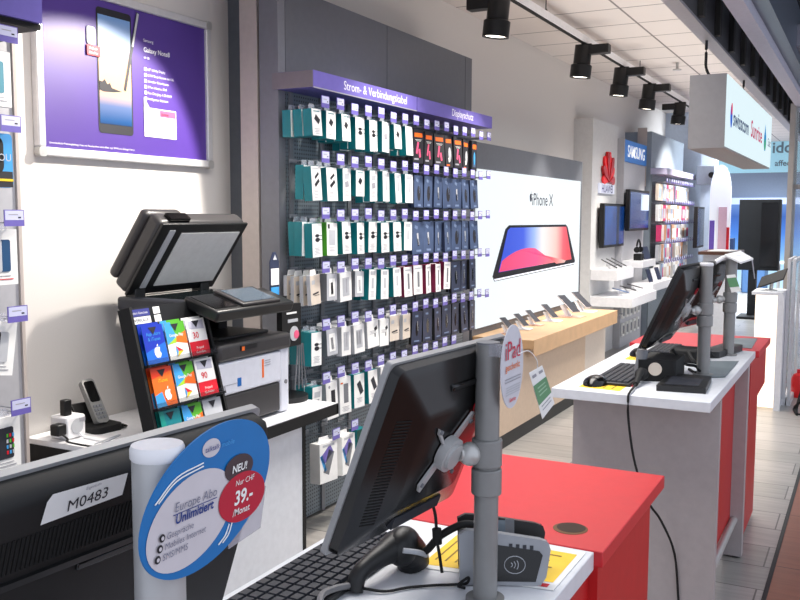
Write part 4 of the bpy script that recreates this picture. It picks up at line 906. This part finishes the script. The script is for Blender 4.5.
MB().prism([(4.424, .47, .919), (5.10, .47, .919), (5.10, .47, .72), (4.424, .47, .70)], (0, .029, 0), redd).build('red_apron', t2)
MB().cyl((3.54, .512, .185), (4.36, .512, .185), .016, silver).build('foot_rail', t2)
for a_, b_ in ((4.39, .50), (4.46, .53)): MB().cyl((a_, b_, 0), (a_, b_, .02), .02, blackm).build('foot', t2)
MB().box(3.54, 4.6, .98, 1.02, .1, .913, white).build('rear_panel', t2)

# ------------------------------------------------------------------ monitors and poles
def monitor(label, c, yaw, tilt, w, h, plate=True, asset=False, port=True, bez=None):
    yw, tl = R(yaw), R(tilt); u = V((math.cos(yw), math.sin(yw), 0)); per = V((-math.sin(yw), math.cos(yw), 0))
    v = V((0, 0, 1)) * math.cos(tl) - per * math.sin(tl); n = u.cross(v)
    c = V(c)
    T = Matrix(((u.x, v.x, n.x, c.x), (u.y, v.y, n.y, c.y), (u.z, v.z, n.z, c.z), (0, 0, 0, 1)))
    t = thing('tilted_monitor', label, 'monitor', tuple(c))
    MB(T).prism([(a, b, -.010) for a, b in rrect(-w / 2, w / 2, -h / 2, h / 2, .008)], (0, 0, .010), bez or mat('bezel_silver', (.60, .60, .605), .35, .1)).build('bezel', t, bevel=.002)
    MB(T).box(-w / 2 + .018, w / 2 - .018, -h / 2 + .02, h / 2 - .018, -.0115, -.0098, mat('lcd_panel', (.08, .10, .13), .15)).build('screen', t)
    # back shell: stepped and chamfered towards a raised middle
    bk = MB(T); lv = [(0, w / 2 - .004, h / 2 - .004, 0), (.018, w / 2 - .005, h / 2 - .005, 0), (.026, w / 2 - .010, h / 2 - .010, 0), (.030, w / 2 - .016, h / 2 - .016, 0)] if asset else [(0, w / 2 - .004, h / 2 - .004, 0), (.016, w / 2 - .006, h / 2 - .006, 0), (.022, w / 2 - .022, h / 2 - .02, 0), (.040, w / 2 - .085, h / 2 - .075, -.006), (.044, w / 2 - .092, h / 2 - .082, -.006)]
    rings = []
    for z, a, b, dy in lv: rings.append([(x, y + dy, z) for x, y in rrect(-a, a, -b, b, .014, 4)])
    N = len(rings[0]); vs = [p for r_ in rings for p in r_]; fs = []
    for k in range(len(rings) - 1): fs += [(k * N + i, k * N + (i + 1) % N, (k + 1) * N + (i + 1) % N, (k + 1) * N + i) for i in range(N)]
    fs.append(tuple((len(rings) - 1) * N + i for i in range(N)))
    bk.add(vs, fs, mat('monitor_black_matte', (.03, .03, .034), .6) if asset else mat('monitor_black', (.05, .05, .055), .25)); bc_ = bk.build('back_cover', t)
    # vents down the side strip and along the top
    vt = MB(T)
    if not asset:
        for k in range(34):
            yv = -h / 2 + .06 + k * .0056; x0v, x1v = -w / 2 + .030, -w / 2 + .060; nz = lambda xx: .022 + (xx + w / 2 - .022) / .063 * .018 + .0006
            vt.poly([(x0v, yv, nz(x0v)), (x1v, yv, nz(x1v)), (x1v, yv + .0022, nz(x1v)), (x0v, yv + .0022, nz(x0v))], mat('vent_black', (.015, .015, .017), .9))
    else:
        vt.box(-w / 2 + .02, w / 2 - .02, .086, .093, .03, .034, black)
        for k in range(82): vt.box(-w / 2 + .03 + k * .00455, -w / 2 + .0323 + k * .00455, .101, .135, .0295, .0312, mat('vent_black', (.015, .015, .017), .9))
    vt.build('vent_slat', bc_)
    (MB(T).box(-.045, .10, .076, .084, .03, .033, blackg) if asset else MB(T).box(-.03, .05, h / 2 - .058, h / 2 - .046, .02, .036, blackg)).build('handle_recess', bc_, bevel=.003)
    lg = MB(T)
    if not asset:
        ring = [(.07 + .016 * math.cos(R(a)), .075 + .016 * math.sin(R(a)), .0447) for a in range(0, 360, 15)]
        lg.tube(ring + [ring[0]], .0009, redp, seg=5, sub=1); lg.text('hp', .024, (.07, .068, .0449), redp, yd=(0, 1, 0), shear=.2); lg.build('round_logo', bc_)  # red paints a reflection of the red counter into the logo
    if plate:
        pl = MB(T)
        for s_ in (1, -1):
            pl.prism([(-.052, -.052 * s_ - .008, .046), (-.046, -.052 * s_ - .012, .046), (.052, .052 * s_ + .002, .046), (.056, .052 * s_ + .012, .046), (.046, .052 * s_ + .014, .046), (-.056, -.052 * s_ + .004, .046)], (0, 0, .004), silverw)
        pl.cyl((0, 0, .046), (0, 0, .062), .030, silverw, seg=32); pl.cyl((0, 0, .062), (0, 0, .068), .022, silverw, seg=32)
        for a in (-.049, .049):
            for b in (-.049, .049): pl.cyl((a, b, .049), (a, b, .053), .004, grey, seg=10)
        pl.build('mount_plate', t)
    if port:
        MB(T).box(-.07, .08, -h / 2 + .03, -h / 2 + .052, .026, .036, yellow if False else dark).build('port_strip', bc_)
    return t, T
def pole(label, x, y, z0, z1, r, zc, cap, ax=None, pm_=None):
    silverp = pm_ or MATS['silver_paint']
    t = thing('monitor_pole', label, 'pole', (x, y, z0))
    MB().cyl((x, y, z0), (x, y, z1), r, silverp, seg=40).build('tube', t)
    MB().cyl((x, y, z0), (x, y, z0 + .006), r * 1.6, silverp, seg=40).build('flange', t)
    if cap == 'white': MB().lathe([(r, 0), (r * 1.06, .002), (r * 1.06, .010), (r, .013)], whitep, seg=40, T=Matrix.Translation((x, y, z1 - .004))).build('cap', t)
    else: MB().cyl((x, y, z1), (x, y, z1 + .003), r * .97, grey, seg=40).build('cap', t)
    c = MB()
    for a, b in ((zc + .002, zc + .048), (zc - .046, zc - .002)): c.cyl((x, y, a), (x, y, b), r * 1.25, silverp, seg=40)
    c.build('clamp_collar', t, bevel=.002)
    if ax is not None:
        p1 = V(ax); p0 = V((x, y, zc + .022)); d = (p1 - p0); a = MB()
        a.cyl(p0, p0 + d * .55, .013, silver, seg=20); a.ball(p0 + d * .62, .02, silver, 20); a.cyl(p0 + d * .6, p1, .012, silver, seg=20)
        a.build('arm', t)
    return t
m2, T2 = monitor('black monitor tilted back with silver mount plate on the near counter beside card terminal', (1.317, .648, 1.232), -4.8, 21.5, .38, .335)
pole('silver pole with clamp collar carrying the tilted monitor beside the card terminal', 1.371, .554, .95, 1.39, .0205, 1.182, 'grey', tuple(T2 @ V((.02, 0, .064))))
m1, T1 = monitor('large black monitor seen from behind bearing a white asset sticker', (.623, .692, 1.209), -4, 19, .43, .36, asset=True, plate=False)
pole('silver pole with white cap standing behind the blue oval price sign', .588, .55, .95, 1.39, .0225, 1.15, 'white', tuple(T1 @ V((-.03, -.06, .03))), silverw)
# oval price sign on the pole with the white cap
ov = thing('oval_price_sign', 'blue oval price sign with red and black bubbles fixed to the white-capped pole', 'sign', (.64, .522, 1.29))
ys = .522
def ell_r(cx, cz, rx, rz, ang, n=56, y=0.0):
    c_, s_ = math.cos(R(ang)), math.sin(R(ang)); out = []
    for i in range(n):
        a_ = rx * math.cos(2 * math.pi * i / n); b_ = rz * math.sin(2 * math.pi * i / n); out.append((cx + a_ * c_ - b_ * s_, y, cz + a_ * s_ + b_ * c_))
    return out
ob_ = MB().prism(ell_r(.6257, 1.3458, .0935, .059, 19, 64, ys), (0, .002, 0), mat('oval_blue', (.03, .43, .70), .45)).build('oval_board', ov)
m = MB(); pg = mat('sign_pale', (.80, .78, .80), .6)
m.poly(ell_r(.599, 1.332, .059, .0385, 17, 48, ys - .0006), pg); m.poly(ell(.627, 1.390, .0125, .0085, 32, ys - .0006), pg)
m.build('pale_print', ob_)
m = MB(); m.poly(ell(.666, 1.362, .0215, .0128, 32, ys - .0012), mat('bubble_dark', (.26, .20, .22), .5)); m.text('NEU!', .0100, (.666, ys - .002, 1.3590), paper, bold=.02, shear=.2); m.build('dark_bubble', ob_)
m = MB(); m.poly(ell(.670, 1.333, .0355, .0235, 40, ys - .0014), mat('bubble_red', (.72, .08, .20), .5)); m.text('Nur CHF', .0075, (.674, ys - .002, 1.3455), paper, shear=.2); m.text('39.-', .0185, (.671, ys - .002, 1.3275), paper, bold=.025, shear=.2); m.text('/Monat', .0090, (.667, ys - .002, 1.3175), paper, shear=.2, bold=.01); m.build('red_bubble', ob_)
m = MB(); it = mat('sign_ink_blue', (.10, .22, .50), .6); ig = mat('sign_ink_grey', (.47, .48, .55), .6)
m.text('Europe Abo', .0115, (.604, ys - .002, 1.3450), ig, shear=.2); m.text('Unlimitiert', .0115, (.602, ys - .002, 1.3345), it, bold=.025, shear=.2); m.box(.574, .632, ys - .002, ys - .0015, 1.3425, 1.3430, it)
for k, s_ in enumerate(('Gespräche', 'Mobiles Internet', 'SMS/MMS')):
    z = 1.3245 - k * .0085; xx = .5655 - k * .003; m.text(s_, .0080, (xx, ys - .002, z), ig, align='L', shear=.2); m.poly(ell(xx - .006, z + .003, .0036, .0036, 16, ys - .002), inkd); m.poly(ell(xx - .006, z + .003, .0018, .0018, 12, ys - .0026), pg)
m.text('talktalk', .0068, (.627, ys - .002, 1.3877), it, shear=.2); m.text('mobile', .0068, (.640, ys - .002, 1.3877), bluel, align='L', shear=.2)
m.build('lettering', ob_)
m = MB()
for k in range(2): m.tube([(.553 + k * .004, ys - .001, 1.358), (.58, ys - .001, 1.3745 - k * .003), (.615, ys - .001, 1.379 - k * .003)], .0007, paper, seg=5)
for k in range(2): m.tube([(.634 + k * .006, ys - .001, 1.297), (.644 + k * .005, ys - .001, 1.303), (.650 + k * .004, ys - .001, 1.312)], .0007, paper, seg=5)
m.build('white_line_print', ob_)
m = MB().prism([(.655, .526, 1.285), (.705, .526, 1.29), (.715, .526, 1.33), (.66, .526, 1.33)], (0, .001, 0), mat('clear_holder', (.75, .74, .78), .2, alpha=.5)); m.build('clear_holder', ov)
MB().box(.60, .625, .524, .532, 1.34, 1.365, clear).build('clip', ov)

# small oval tablet-offer sign and paper tag at the pole of the tilted monitor
io = thing('oval_hanging_sign', 'small white oval sign with red and orange lettering clipped to the silver pole', 'sign', (1.385, .518, 1.29))
oi_ = MB().prism(ell(1.390, 1.352, .052, .070, 56, .518), (0, .0015, 0), mat('oval_white', (.80, .80, .83), .5)).build('oval_board', io)
m = MB(); y = .5165
m.text('iPad', .044, (1.389, y, 1.366), mat('ipad_red', (.78, .16, .28), .5)); m.text('geschenkt', .0165, (1.389, y, 1.348), mat('ipad_orange', (.88, .45, .20), .5), bold=.01)
for k in range(2): m.box(1.355, 1.427, y, y + .0003, 1.333 - k * .005, 1.3345 - k * .005, inkg)
for k in range(4): m.box(1.36, 1.425, y, y + .0003, 1.319 - k * .004, 1.3202 - k * .004, ltgrey)
m.text('Sunrise', .010, (1.39, y, 1.294), redp, bold=.01); m.build('lettering', oi_)
MB().box(1.352, 1.362, .5195, .545, 1.372, 1.392, clear).build('clip', io)
pt_ = thing('paper_tag', 'white and green paper tag dangling on a thread beside the oval tablet sign', 'tag', (1.5, .505, 1.3))
q4 = [(1.437, .505, 1.335), (1.505, .505, 1.338), (1.580, .505, 1.256), (1.512, .505, 1.240)]
MB().prism(q4, (0, .0006, 0), paper).build('card', pt_)
L4 = lambda a, b: V(q4[0]) * (1 - a) * (1 - b) + V(q4[1]) * a * (1 - b) + V(q4[3]) * (1 - a) * b + V(q4[2]) * a * b - V((0, .0006, 0))
MB().poly([L4(.0, .28), L4(1, .28), L4(1, .70), L4(0, .70)], mat('tag_green', (.38, .58, .42), .6)).build('green_print', pt_)
m = MB()
for b in (.36, .44, .52): m.poly([L4(.2, b) - V((0, .0005, 0)), L4(.8, b) - V((0, .0005, 0)), L4(.8, b + .03) - V((0, .0005, 0)), L4(.2, b + .03) - V((0, .0005, 0))], mat('tag_green_l', (.6, .75, .62), .6))
for a in (.1, .6): m.poly([L4(a, .08), L4(a + .3, .08), L4(a + .3, .14), L4(a, .14)], inkg)
for b in (.76, .84): m.poly([L4(.15, b), L4(.85, b), L4(.85, b + .02), L4(.15, b + .02)], inkg)
m.build('print', pt_)
MB().tube([(1.40, .512, 1.372), (1.44, .508, 1.372), (1.475, .505, 1.352), (1.478, .505, 1.336)], .0009, paper, seg=5).build('thread', pt_)

# ------------------------------------------------------------------ things on the near counter
def keyboard(label, x0, x1, y0, y1, z, grp=None):
    t = thing('keyboard', label, 'keyboard', ((x0 + x1) / 2, (y0 + y1) / 2, z), grp)
    MB().box(x0, x1, y0, y1, z, z + .014, black).build('case', t, bevel=.004)
    nx, ny = 20, 6; w = (x1 - x0 - .02) / nx; d = (y1 - y0 - .02) / ny; m = MB()
    for i in range(nx):
        for j in range(ny):
            a = x0 + .01 + i * w; b = y0 + .01 + j * d; zz = z + .014
            m.add([(a + .001, b + .001, zz), (a + w - .001, b + .001, zz), (a + w - .001, b + d - .001, zz), (a + .001, b + d - .001, zz), (a + .003, b + .003, zz + .007), (a + w - .003, b + .003, zz + .007), (a + w - .003, b + d - .003, zz + .007), (a + .003, b + d - .003, zz + .007)],
                  [(4, 5, 6, 7), (0, 1, 5, 4), (1, 2, 6, 5), (2, 3, 7, 6), (3, 0, 4, 7)], dark)
    m.build('key_buttons', t, smooth=False)
    return t
keyboard('black keyboard on the near counter under the tilted monitor', 1.02, 1.545, .775, .925, .95)
MB_sc = thing('barcode_scanner', 'black handheld barcode scanner standing under the tilted monitor', 'scanner', (1.37, .735, .95))
MB().tube([(1.293, .766, .953), (1.302, .763, .978), (1.325, .757, .990), (1.36, .747, .998), (1.395, .737, 1.005)], [.016, .015, .016, .021, .029], black, seg=16).build('handle', MB_sc)
MB().ball((1.405, .730, 1.002), (.040, .032, .036), black, 24).tube([(1.405, .732, 1.005), (1.43, .727, .98), (1.438, .724, .957)], [.034, .033, .030], black, seg=20).build('head', MB_sc)
MB().tube([(1.372, .712, 1.008), (1.395, .694, 1.0), (1.425, .692, .985)], .005, ltgrey, seg=8).build('trigger_strip', MB_sc)
MB().tube([(1.297, .766, .962), (1.25, .78, .97), (1.20, .775, .975), (1.15, .74, .962), (1.13, .70, .955), (1.10, .62, .955)], .006, mat('coil_grey', (.42, .42, .43), .5)).build('cable', MB_sc)
ctm = thing('card_terminal', 'grey and black contactless card terminal behind the silver pole', 'terminal', (1.45, .55, .95))
ax_ = V((.44, -.90, 0)).normalized(); nm_ = V((-ax_.y * -1, ax_.x * -1, 0)); nm_ = V((-.90, -.44, 0)).normalized()
TT = Matrix(((ax_.x, 0, nm_.x, 1.430), (ax_.y, 0, nm_.y, .562), (0, 1, 0, .952), (0, 0, 0, 1)))
TT = TT @ Matrix.Rotation(R(-8), 4, 'X') @ Matrix.Scale(1.22, 4) @ Matrix.Translation((.012, 0, 0)) @ Matrix.Diagonal((.84, 1, 1, 1))
slabp = [(-.072, 0), (.066, 0), (.076, .012), (.084, .052), (.080, .062), (.066, .066), (-.030, .077), (-.060, .078), (-.074, .072)]
fs_ = MB(TT).prism([(a, b, -.018) for a, b in slabp], (0, 0, .018), mat('terminal_silver', (.60, .61, .63), .35, .2)).build('front_shell', ctm, bevel=.004)
MB(TT).prism([(-.035, .006, .0002), (.058, .006, .0002), (.070, .044, .0002), (.064, .050, .0002), (-.035, .061, .0002)], (0, 0, .001), blackg).build('contactless_face', fs_)
m = MB(TT)
m.tube([(.022 + .018 * math.cos(R(a)), .030 + .0125 * math.sin(R(a)), .0014) for a in range(0, 361, 20)], .0006, ltgrey, seg=5, sub=1)
for k in range(3): m.tube([(.014 + k * .005 + .004 * math.cos(R(a)), .03 + (.003 + k * .0018) * math.sin(R(a)), .0014) for a in range(-70, 71, 20)], .0007, ltgrey, seg=5, sub=1)
m.build('wave_symbol_logo', fs_)
m = MB(TT)
for k in range(4): m.box(.012 + k * .012, .018 + k * .012, .054 - k * .0008, .060 - k * .0008, .0002, .001, dark)
m.build('indicator_dot', fs_)
BT = TT @ Matrix.Translation((.0, 0, -.055)) @ Matrix.Rotation(R(-4), 4, 'X')
MB(BT).prism([(a, b + .012, -.02) for a, b in slabp], (0, 0, .02), black).build('keypad_unit', ctm, bevel=.004)
MB(BT).box(-.02, .012, .055, .082, 0, .002, mat('terminal_lcd', (.45, .50, .54), .2)).box(.012, .028, .052, .084, 0, .002, grey).build('display', ctm)
MB(TT).prism([(-.072, 0, -.06), (-.072, .07, -.05), (-.060, .085, -.09), (-.060, 0, -.10)], (.012, 0, 0), silverp).build('side_bracket', ctm)
MB(TT).box(-.06, .06, 0, .012, -.10, -.02, black).build('foot', ctm)
tag(MB().tube([(1.485, .60, 1.03), (1.46, .63, 1.043), (1.43, .665, 1.025), (1.42, .69, .995), (1.425, .72, .985)], .007, blackm, seg=12).build('thick_cable'), 'thick black cable arching from terminal to barcode scanner', 'cable')
cq = thing('monitor_cable', 'black cable with ferrite bead hanging below the tilted monitor', 'cable', (1.42, .69, 1.0))
MB().tube([(1.418, .676, 1.085), (1.422, .672, 1.06), (1.420, .668, 1.02), (1.423, .664, .99), (1.415, .655, .962)], .003, blackm).build('cord', cq)
MB().cyl((1.4205, .669, 1.040), (1.4205, .667, 1.012), .0085, blackm, seg=14).build('ferrite_bead', cq)
tag(MB().tube([(1.298, .752, .958), (1.312, .715, .955), (1.345, .69, .954), (1.375, .655, .954), (1.395, .625, .954), (1.402, .602, .958), (1.392, .594, .974), (1.383, .61, .96), (1.392, .60, .954)], .0026, blackm).build('loose_cable'), 'thin black cable looping on the white counter before the terminal', 'cable')
def flyer(label, q, z):
    t = thing('yellow_flyer', label, 'flyer', (q[0][0], q[0][1], z), 'yellow flyers on the counters')
    MB().prism([(a, b, z) for a, b in q], (0, 0, .0008), paper).build('sheet', t)
    Lq = lambda u, w: V((q[0][0], q[0][1], z + .0012)) * (1 - u) * (1 - w) + V((q[1][0], q[1][1], z + .0012)) * u * (1 - w) + V((q[3][0], q[3][1], z + .0012)) * (1 - u) * w + V((q[2][0], q[2][1], z + .0012)) * u * w
    m = MB(); m.poly([Lq(.08, .10), Lq(.92, .10), Lq(.92, .84), Lq(.08, .84)], yellow); m.build('yellow_print', t)
    m = MB()
    for k in range(4): m.poly([Lq(.2, .2 + k * .15) + V((0, 0, .0004)), Lq(.75 - .1 * (k % 2), .2 + k * .15) + V((0, 0, .0004)), Lq(.75 - .1 * (k % 2), .23 + k * .15) + V((0, 0, .0004)), Lq(.2, .23 + k * .15) + V((0, 0, .0004))], mat('flyer_ink', (.55, .42, .05), .6))
    m.poly([Lq(.6, .88), Lq(.9, .88), Lq(.9, .96), Lq(.6, .96)], redp); m.build('flyer_lettering', t)
flyer('yellow and white flyer lying between tilted monitor and terminal', [(1.44, .73), (1.665, .735), (1.665, .61), (1.46, .60)], .9508)
flyer('yellow and white flyer at the counter corner beneath the terminal', [(1.66, .60), (1.66, .462), (1.46, .462), (1.44, .60)], .9512)

# ------------------------------------------------------------------ things on the further counter
m3, T3 = monitor('black monitor tilted back on the further counter, in front of its twin', (3.73, .70, 1.245), -4, 24, .40, .36, bez=black)
pole('first silver pole on the further counter, standing by the black tray', 3.824, .591, .95, 1.405, .0255, 1.20, 'white', tuple(T3 @ V((.04, 0, .064))))
m4, T4 = monitor('black monitor on the further counter, mostly hidden behind its twin', (4.40, .71, 1.235), -12, 24, .40, .34, bez=black)
pole('second silver pole on the further counter bearing a green and white tag', 4.443, .576, .95, 1.40, .0255, 1.20, 'grey', tuple(T4 @ V((.02, 0, .064))))
ptg = thing('paper_tag', 'white and green paper tag hanging on the second pole of the further counter', 'tag', (4.42, .54, 1.27))
MB().prism([(4.402, .592, 1.330), (4.402, .553, 1.336), (4.402, .524, 1.258), (4.402, .566, 1.250)], (.001, 0, 0), paper).build('card', ptg)
MB().poly([(4.401, .589, 1.316), (4.401, .548, 1.322), (4.401, .532, 1.280), (4.401, .574, 1.274)], MATS['tag_green']).build('green_print', ptg)
lf = thing('curled_leaflet', 'curled white leaflets with hanging strip on top of the second pole', 'leaflet', (4.45, .58, 1.40))
MB().tube([(4.38, .64, 1.39), (4.41, .61, 1.41), (4.46, .58, 1.418), (4.52, .55, 1.41)], .011, whitep, seg=8).build('sheet_roll', lf)
MB().prism([(4.38, .60, 1.42), (4.62, .56, 1.43), (4.62, .50, 1.395), (4.40, .53, 1.385)], (0, 0, .008), paper).build('sheet', lf)
MB().prism([(4.60, .505, 1.40), (4.66, .495, 1.30), (4.68, .495, 1.302), (4.63, .505, 1.405)], (0, .002, 0), ltgrey).build('strip', lf)
keyboard('black keyboard under the monitor on the further counter', 3.40, 3.86, .79, .95, .95)
keyboard('black keyboard by the second pole on the further counter', 4.25, 4.58, .80, .93, .95)
def mouse(label, x, y, z):
    t = thing('computer_mouse', label, 'mouse', (x, y, z), 'computer mice')
    m = MB(); m.ball((x, y, z + .004), (.072, .046, .034), blackg, 20)
    m.v = [V((p.x, p.y, max(p.z, z))) for p in m.v]; m.build('shell', t)
    MB().cyl((x - .03, y - .004, z + .028), (x - .03, y + .004, z + .028), .008, dark, seg=12).build('wheel', t)
mouse('black mouse at the near corner of the further counter', 3.40, .925, .95)
mouse('black mouse beside the second keyboard of the further counter', 4.22, .94, .95)
flyer('yellow flyer under the keyboard on the further counter', [(3.30, .99), (3.52, .99), (3.50, .77), (3.28, .77)], .9508)
flyer('yellow flyer by the second mouse on the further counter', [(4.05, .99), (4.25, .99), (4.24, .85), (4.04, .85)], .9508)
tr_ = thing('black_tray', 'flat black signature pad at the foot of the first far pole', 'pad', (3.52, .61, .95))
MB().prism([(3.385, .69, .95), (3.41, .515, .95), (3.68, .535, .95), (3.69, .70, .95)], (0, 0, .022), black).build('body', tr_, bevel=.006)
MB().prism([(3.42, .665, .9725), (3.435, .545, .9725), (3.60, .555, .9725), (3.60, .675, .9725)], (0, 0, .001), dark).build('pad_surface', tr_)
tm = thing('card_terminal', 'black card terminal with round beige dial under the first far monitor', 'terminal', (3.66, .72, .95))
MB().prism([(3.56, .80, .95), (3.60, .66, .95), (3.80, .66, .95), (3.80, .80, .95)], (0, 0, .085), blackm).build('body', tm, bevel=.01)
MB().cyl((3.577, .735, 1.0), (3.573, .734, 1.0), .026, cream, seg=24).build('dial', tm)
sc2 = thing('barcode_scanner', 'black barcode scanner with hanging cord at the edge of the further counter', 'scanner', (3.45, .78, .95))
MB().tube([(3.40, .77, .965), (3.44, .772, .975), (3.48, .775, .99), (3.52, .775, .995)], [.010, .011, .013, .017], blackm, seg=14).ball((3.525, .775, .985), (.034, .027, .025), blackm, 18).build('body', sc2)
MB().tube([(3.40, .77, .965), (3.34, .765, .962), (3.27, .76, .960), (3.245, .76, .94), (3.243, .755, .85), (3.25, .73, .70), (3.30, .69, .55), (3.40, .66, .45), (3.48, .62, .30), (3.49, .60, .1)], .0045, blackm).build('cord', sc2)
tag(MB().tube([(3.74, .70, 1.06), (3.78, .66, 1.0), (3.82, .62, .985), (3.80, .60, .97), (3.84, .585, .975), (3.83, .62, .957), (3.9, .66, .957)], .006, blackm).build('loose_cable'), 'black cable sagging from monitor to the first far pole', 'cable')
tag(MB().tube([(3.75, .70, .965), (3.70, .74, 1.0), (3.66, .76, 1.03), (3.62, .80, 1.0), (3.60, .82, .965), (3.68, .84, .96), (3.75, .80, .975), (3.70, .76, .965)], .006, blackm).build('coiled_cable'), 'tangle of black cable beside the dial terminal', 'cable')
ds2 = thing('support_post', 'grey support column below the tilted monitor of the further counter', 'support', (3.60, .79, .95))
MB().cyl((3.585, .80, .95), (3.60, .79, 1.07), .022, grey, seg=20).build('column', ds2)
for i, q in enumerate((((3.71, .607), (3.80, .50), (4.25, .505), (4.18, .634)), ((4.69, .61), (4.70, .50), (5.10, .515), (5.06, .64)))):
    m = thing('desk_mat', ('grey-green printed desk mat on the white top beside the first far pole', 'grey desk mat on the red end of the further counter')[i], 'mat', (q[0][0], q[0][1], .952))
    MB().prism([(a, b, .9525) for a, b in q], (0, 0, .002), mat('mat_grey', (.42, .46, .48), .45, noise=.15, nscale=8)).build('sheet', m)
tm2 = thing('card_terminal', 'black card terminal lying by the second far pole', 'terminal', (4.45, .62, .95))
MB().prism([(4.28, .70, .95), (4.31, .60, .95), (4.62, .53, .95), (4.66, .62, .95)], (0, 0, .03), black).build('body', tm2, bevel=.01)
tg3 = thing('phone_charger_stack', 'heap of black cables and charger blocks under the second far monitor', 'charger', (4.2, .72, .95))
MB().box(4.10, 4.24, .66, .78, .95, 1.01, blackm).build('block', tg3, bevel=.01); MB().tube([(4.1, .7, 1.0), (4.05, .66, .965), (4.15, .62, .96), (4.25, .66, 1.0), (4.3, .62, .96)], .008, blackm).build('cord', tg3)
tag(MB().tube([(2.28, .50, .75), (2.24, .52, .5), (2.20, .54, .2), (2.22, .5, .02)], .006, blackm).build('hanging_cable'), 'black cable hanging behind the red end of the near counter', 'cable')

# asset sticker on the big monitor
sk = MB(T1); sk.add([(-.0956, .1418, .0306), (-.0069, .1455, .0306), (-.0060, .1690, .0306), (-.0890, .1706, .0306), (-.0935, .1640, .0306)], [(0, 1, 2, 3, 4)], paper)
as_ = sk.build('asset_sticker', m1); as_['label'] = 'white paper sticker lettered M0483'
m = MB(T1); xd = T1.to_3x3() @ V((1, .05, 0)); yd = T1.to_3x3() @ V((-.05, 1, 0)); o_ = T1 @ V((-.048, .1485, .0312))
m.T = Matrix.Identity(4); m.text('M0483', .0165, o_, inkd, xd=xd, yd=yd); m.text('Eigentum', .0045, T1 @ V((-.045, .1650, .0312)), inkg, xd=xd, yd=yd)
m.build('sticker_lettering', as_)

# ------------------------------------------------------------------ lights
def spotl(loc, target, power, size, blend=.3, col=(1, .93, .84), rad=.04):
    d = bpy.data.lights.new('spot', 'SPOT'); d.energy = power; d.spot_size = R(size); d.spot_blend = blend; d.color = col; d.shadow_soft_size = rad
    o = bpy.data.objects.new('spot_lamp', d); C.objects.link(o); o.location = loc
    o.rotation_euler = (V(target) - V(loc)).to_track_quat('-Z', 'Y').to_euler()
def area(loc, target, power, sx, sy, col=(1, 1, 1)):
    d = bpy.data.lights.new('area', 'AREA'); d.energy = power; d.shape = 'RECTANGLE'; d.size = sx; d.size_y = sy; d.color = col
    d.spread = R(125)
    o = bpy.data.objects.new('area_lamp', d); C.objects.link(o); o.location = loc
    o.rotation_euler = (V(target) - V(loc)).to_track_quat('-Z', 'Y').to_euler()
spotl((3.5, 2.0, 2.68), (2.55, 2.95, 1.35), 215, 64, .12)
spotl((2.2, 1.6, 3.0), (2.9, 2.95, 2.0), 28, 60, .8)
spotl((4.4, 1.6, 3.0), (4.3, 2.5, 1.25), 120, 62, .6)
spotl((5.7, 1.6, 2.75), (5.3, 2.5, 1.25), 110, 62, .6)
for x in (7.5, 8.8, 10.05, 11.8): spotl((x, 2.1, 2.70), (x + .1, 2.45, .9), 105, 62, .6)
area((8.3, 1.5, 1.95), (8.3, 1.7, 4), 30, 8, .8, (1, .97, .94))  # added uplight without a fitting, lifts the ceiling brightness
area((14.0, 1.2, 2.9), (14.3, 2.4, 1.8), 40, .6, .6, (.9, .95, 1))  # extra lamp added to lighten the end wall and pillar, no fitting there
spotl((13.0, 1.7, 2.9), (13.0, 2.6, 1.5), 230, 85, .6)
area((3.2, 1.3, 3.15), (3.2, 1.3, 0), 75, 3.5, 1.2, (1, .96, .92))
area((8.5, 1.3, 3.15), (8.5, 1.3, 0), 130, 5, 1.0, (1, .96, .92))
area((17.5, 1.8, 3.15), (17.5, 1.8, 0), 420, 5, 1.6, (.85, .93, 1))
w = bpy.data.worlds.new('world'); bpy.context.scene.world = w; w.use_nodes = True
bg = w.node_tree.nodes['Background']; bg.inputs[0].default_value = (.80, .86, 1, 1); bg.inputs[1].default_value = 1.12

# ------------------------------------------------------------------ camera
cam = bpy.data.cameras.new('camera'); co = bpy.data.objects.new('camera', cam); C.objects.link(co)
f, pitch, yaw, roll = 896.6, .0934, .48309, .0033
cam.sensor_fit = 'HORIZONTAL'; cam.sensor_width = 36; cam.lens = 36 * f / 800; cam.clip_start = .01
fw = V((math.cos(yaw) * math.cos(pitch), math.sin(yaw) * math.cos(pitch), -math.sin(pitch)))
rt = fw.cross(V((0, 0, 1))).normalized(); upv = rt.cross(fw)
r2 = rt * math.cos(roll) + upv * math.sin(roll); u2 = -rt * math.sin(roll) + upv * math.cos(roll)
co.matrix_world = Matrix(((r2.x, u2.x, -fw.x, 0), (r2.y, u2.y, -fw.y, 0), (r2.z, u2.z, -fw.z, 1.6), (0, 0, 0, 1)))
sc = bpy.context.scene; sc.camera = co
sc.view_settings.view_transform = 'Standard'; sc.view_settings.look = 'None'; sc.view_settings.exposure = 0.0
for o in bpy.data.objects:
    if '_o' in o: del o['_o']
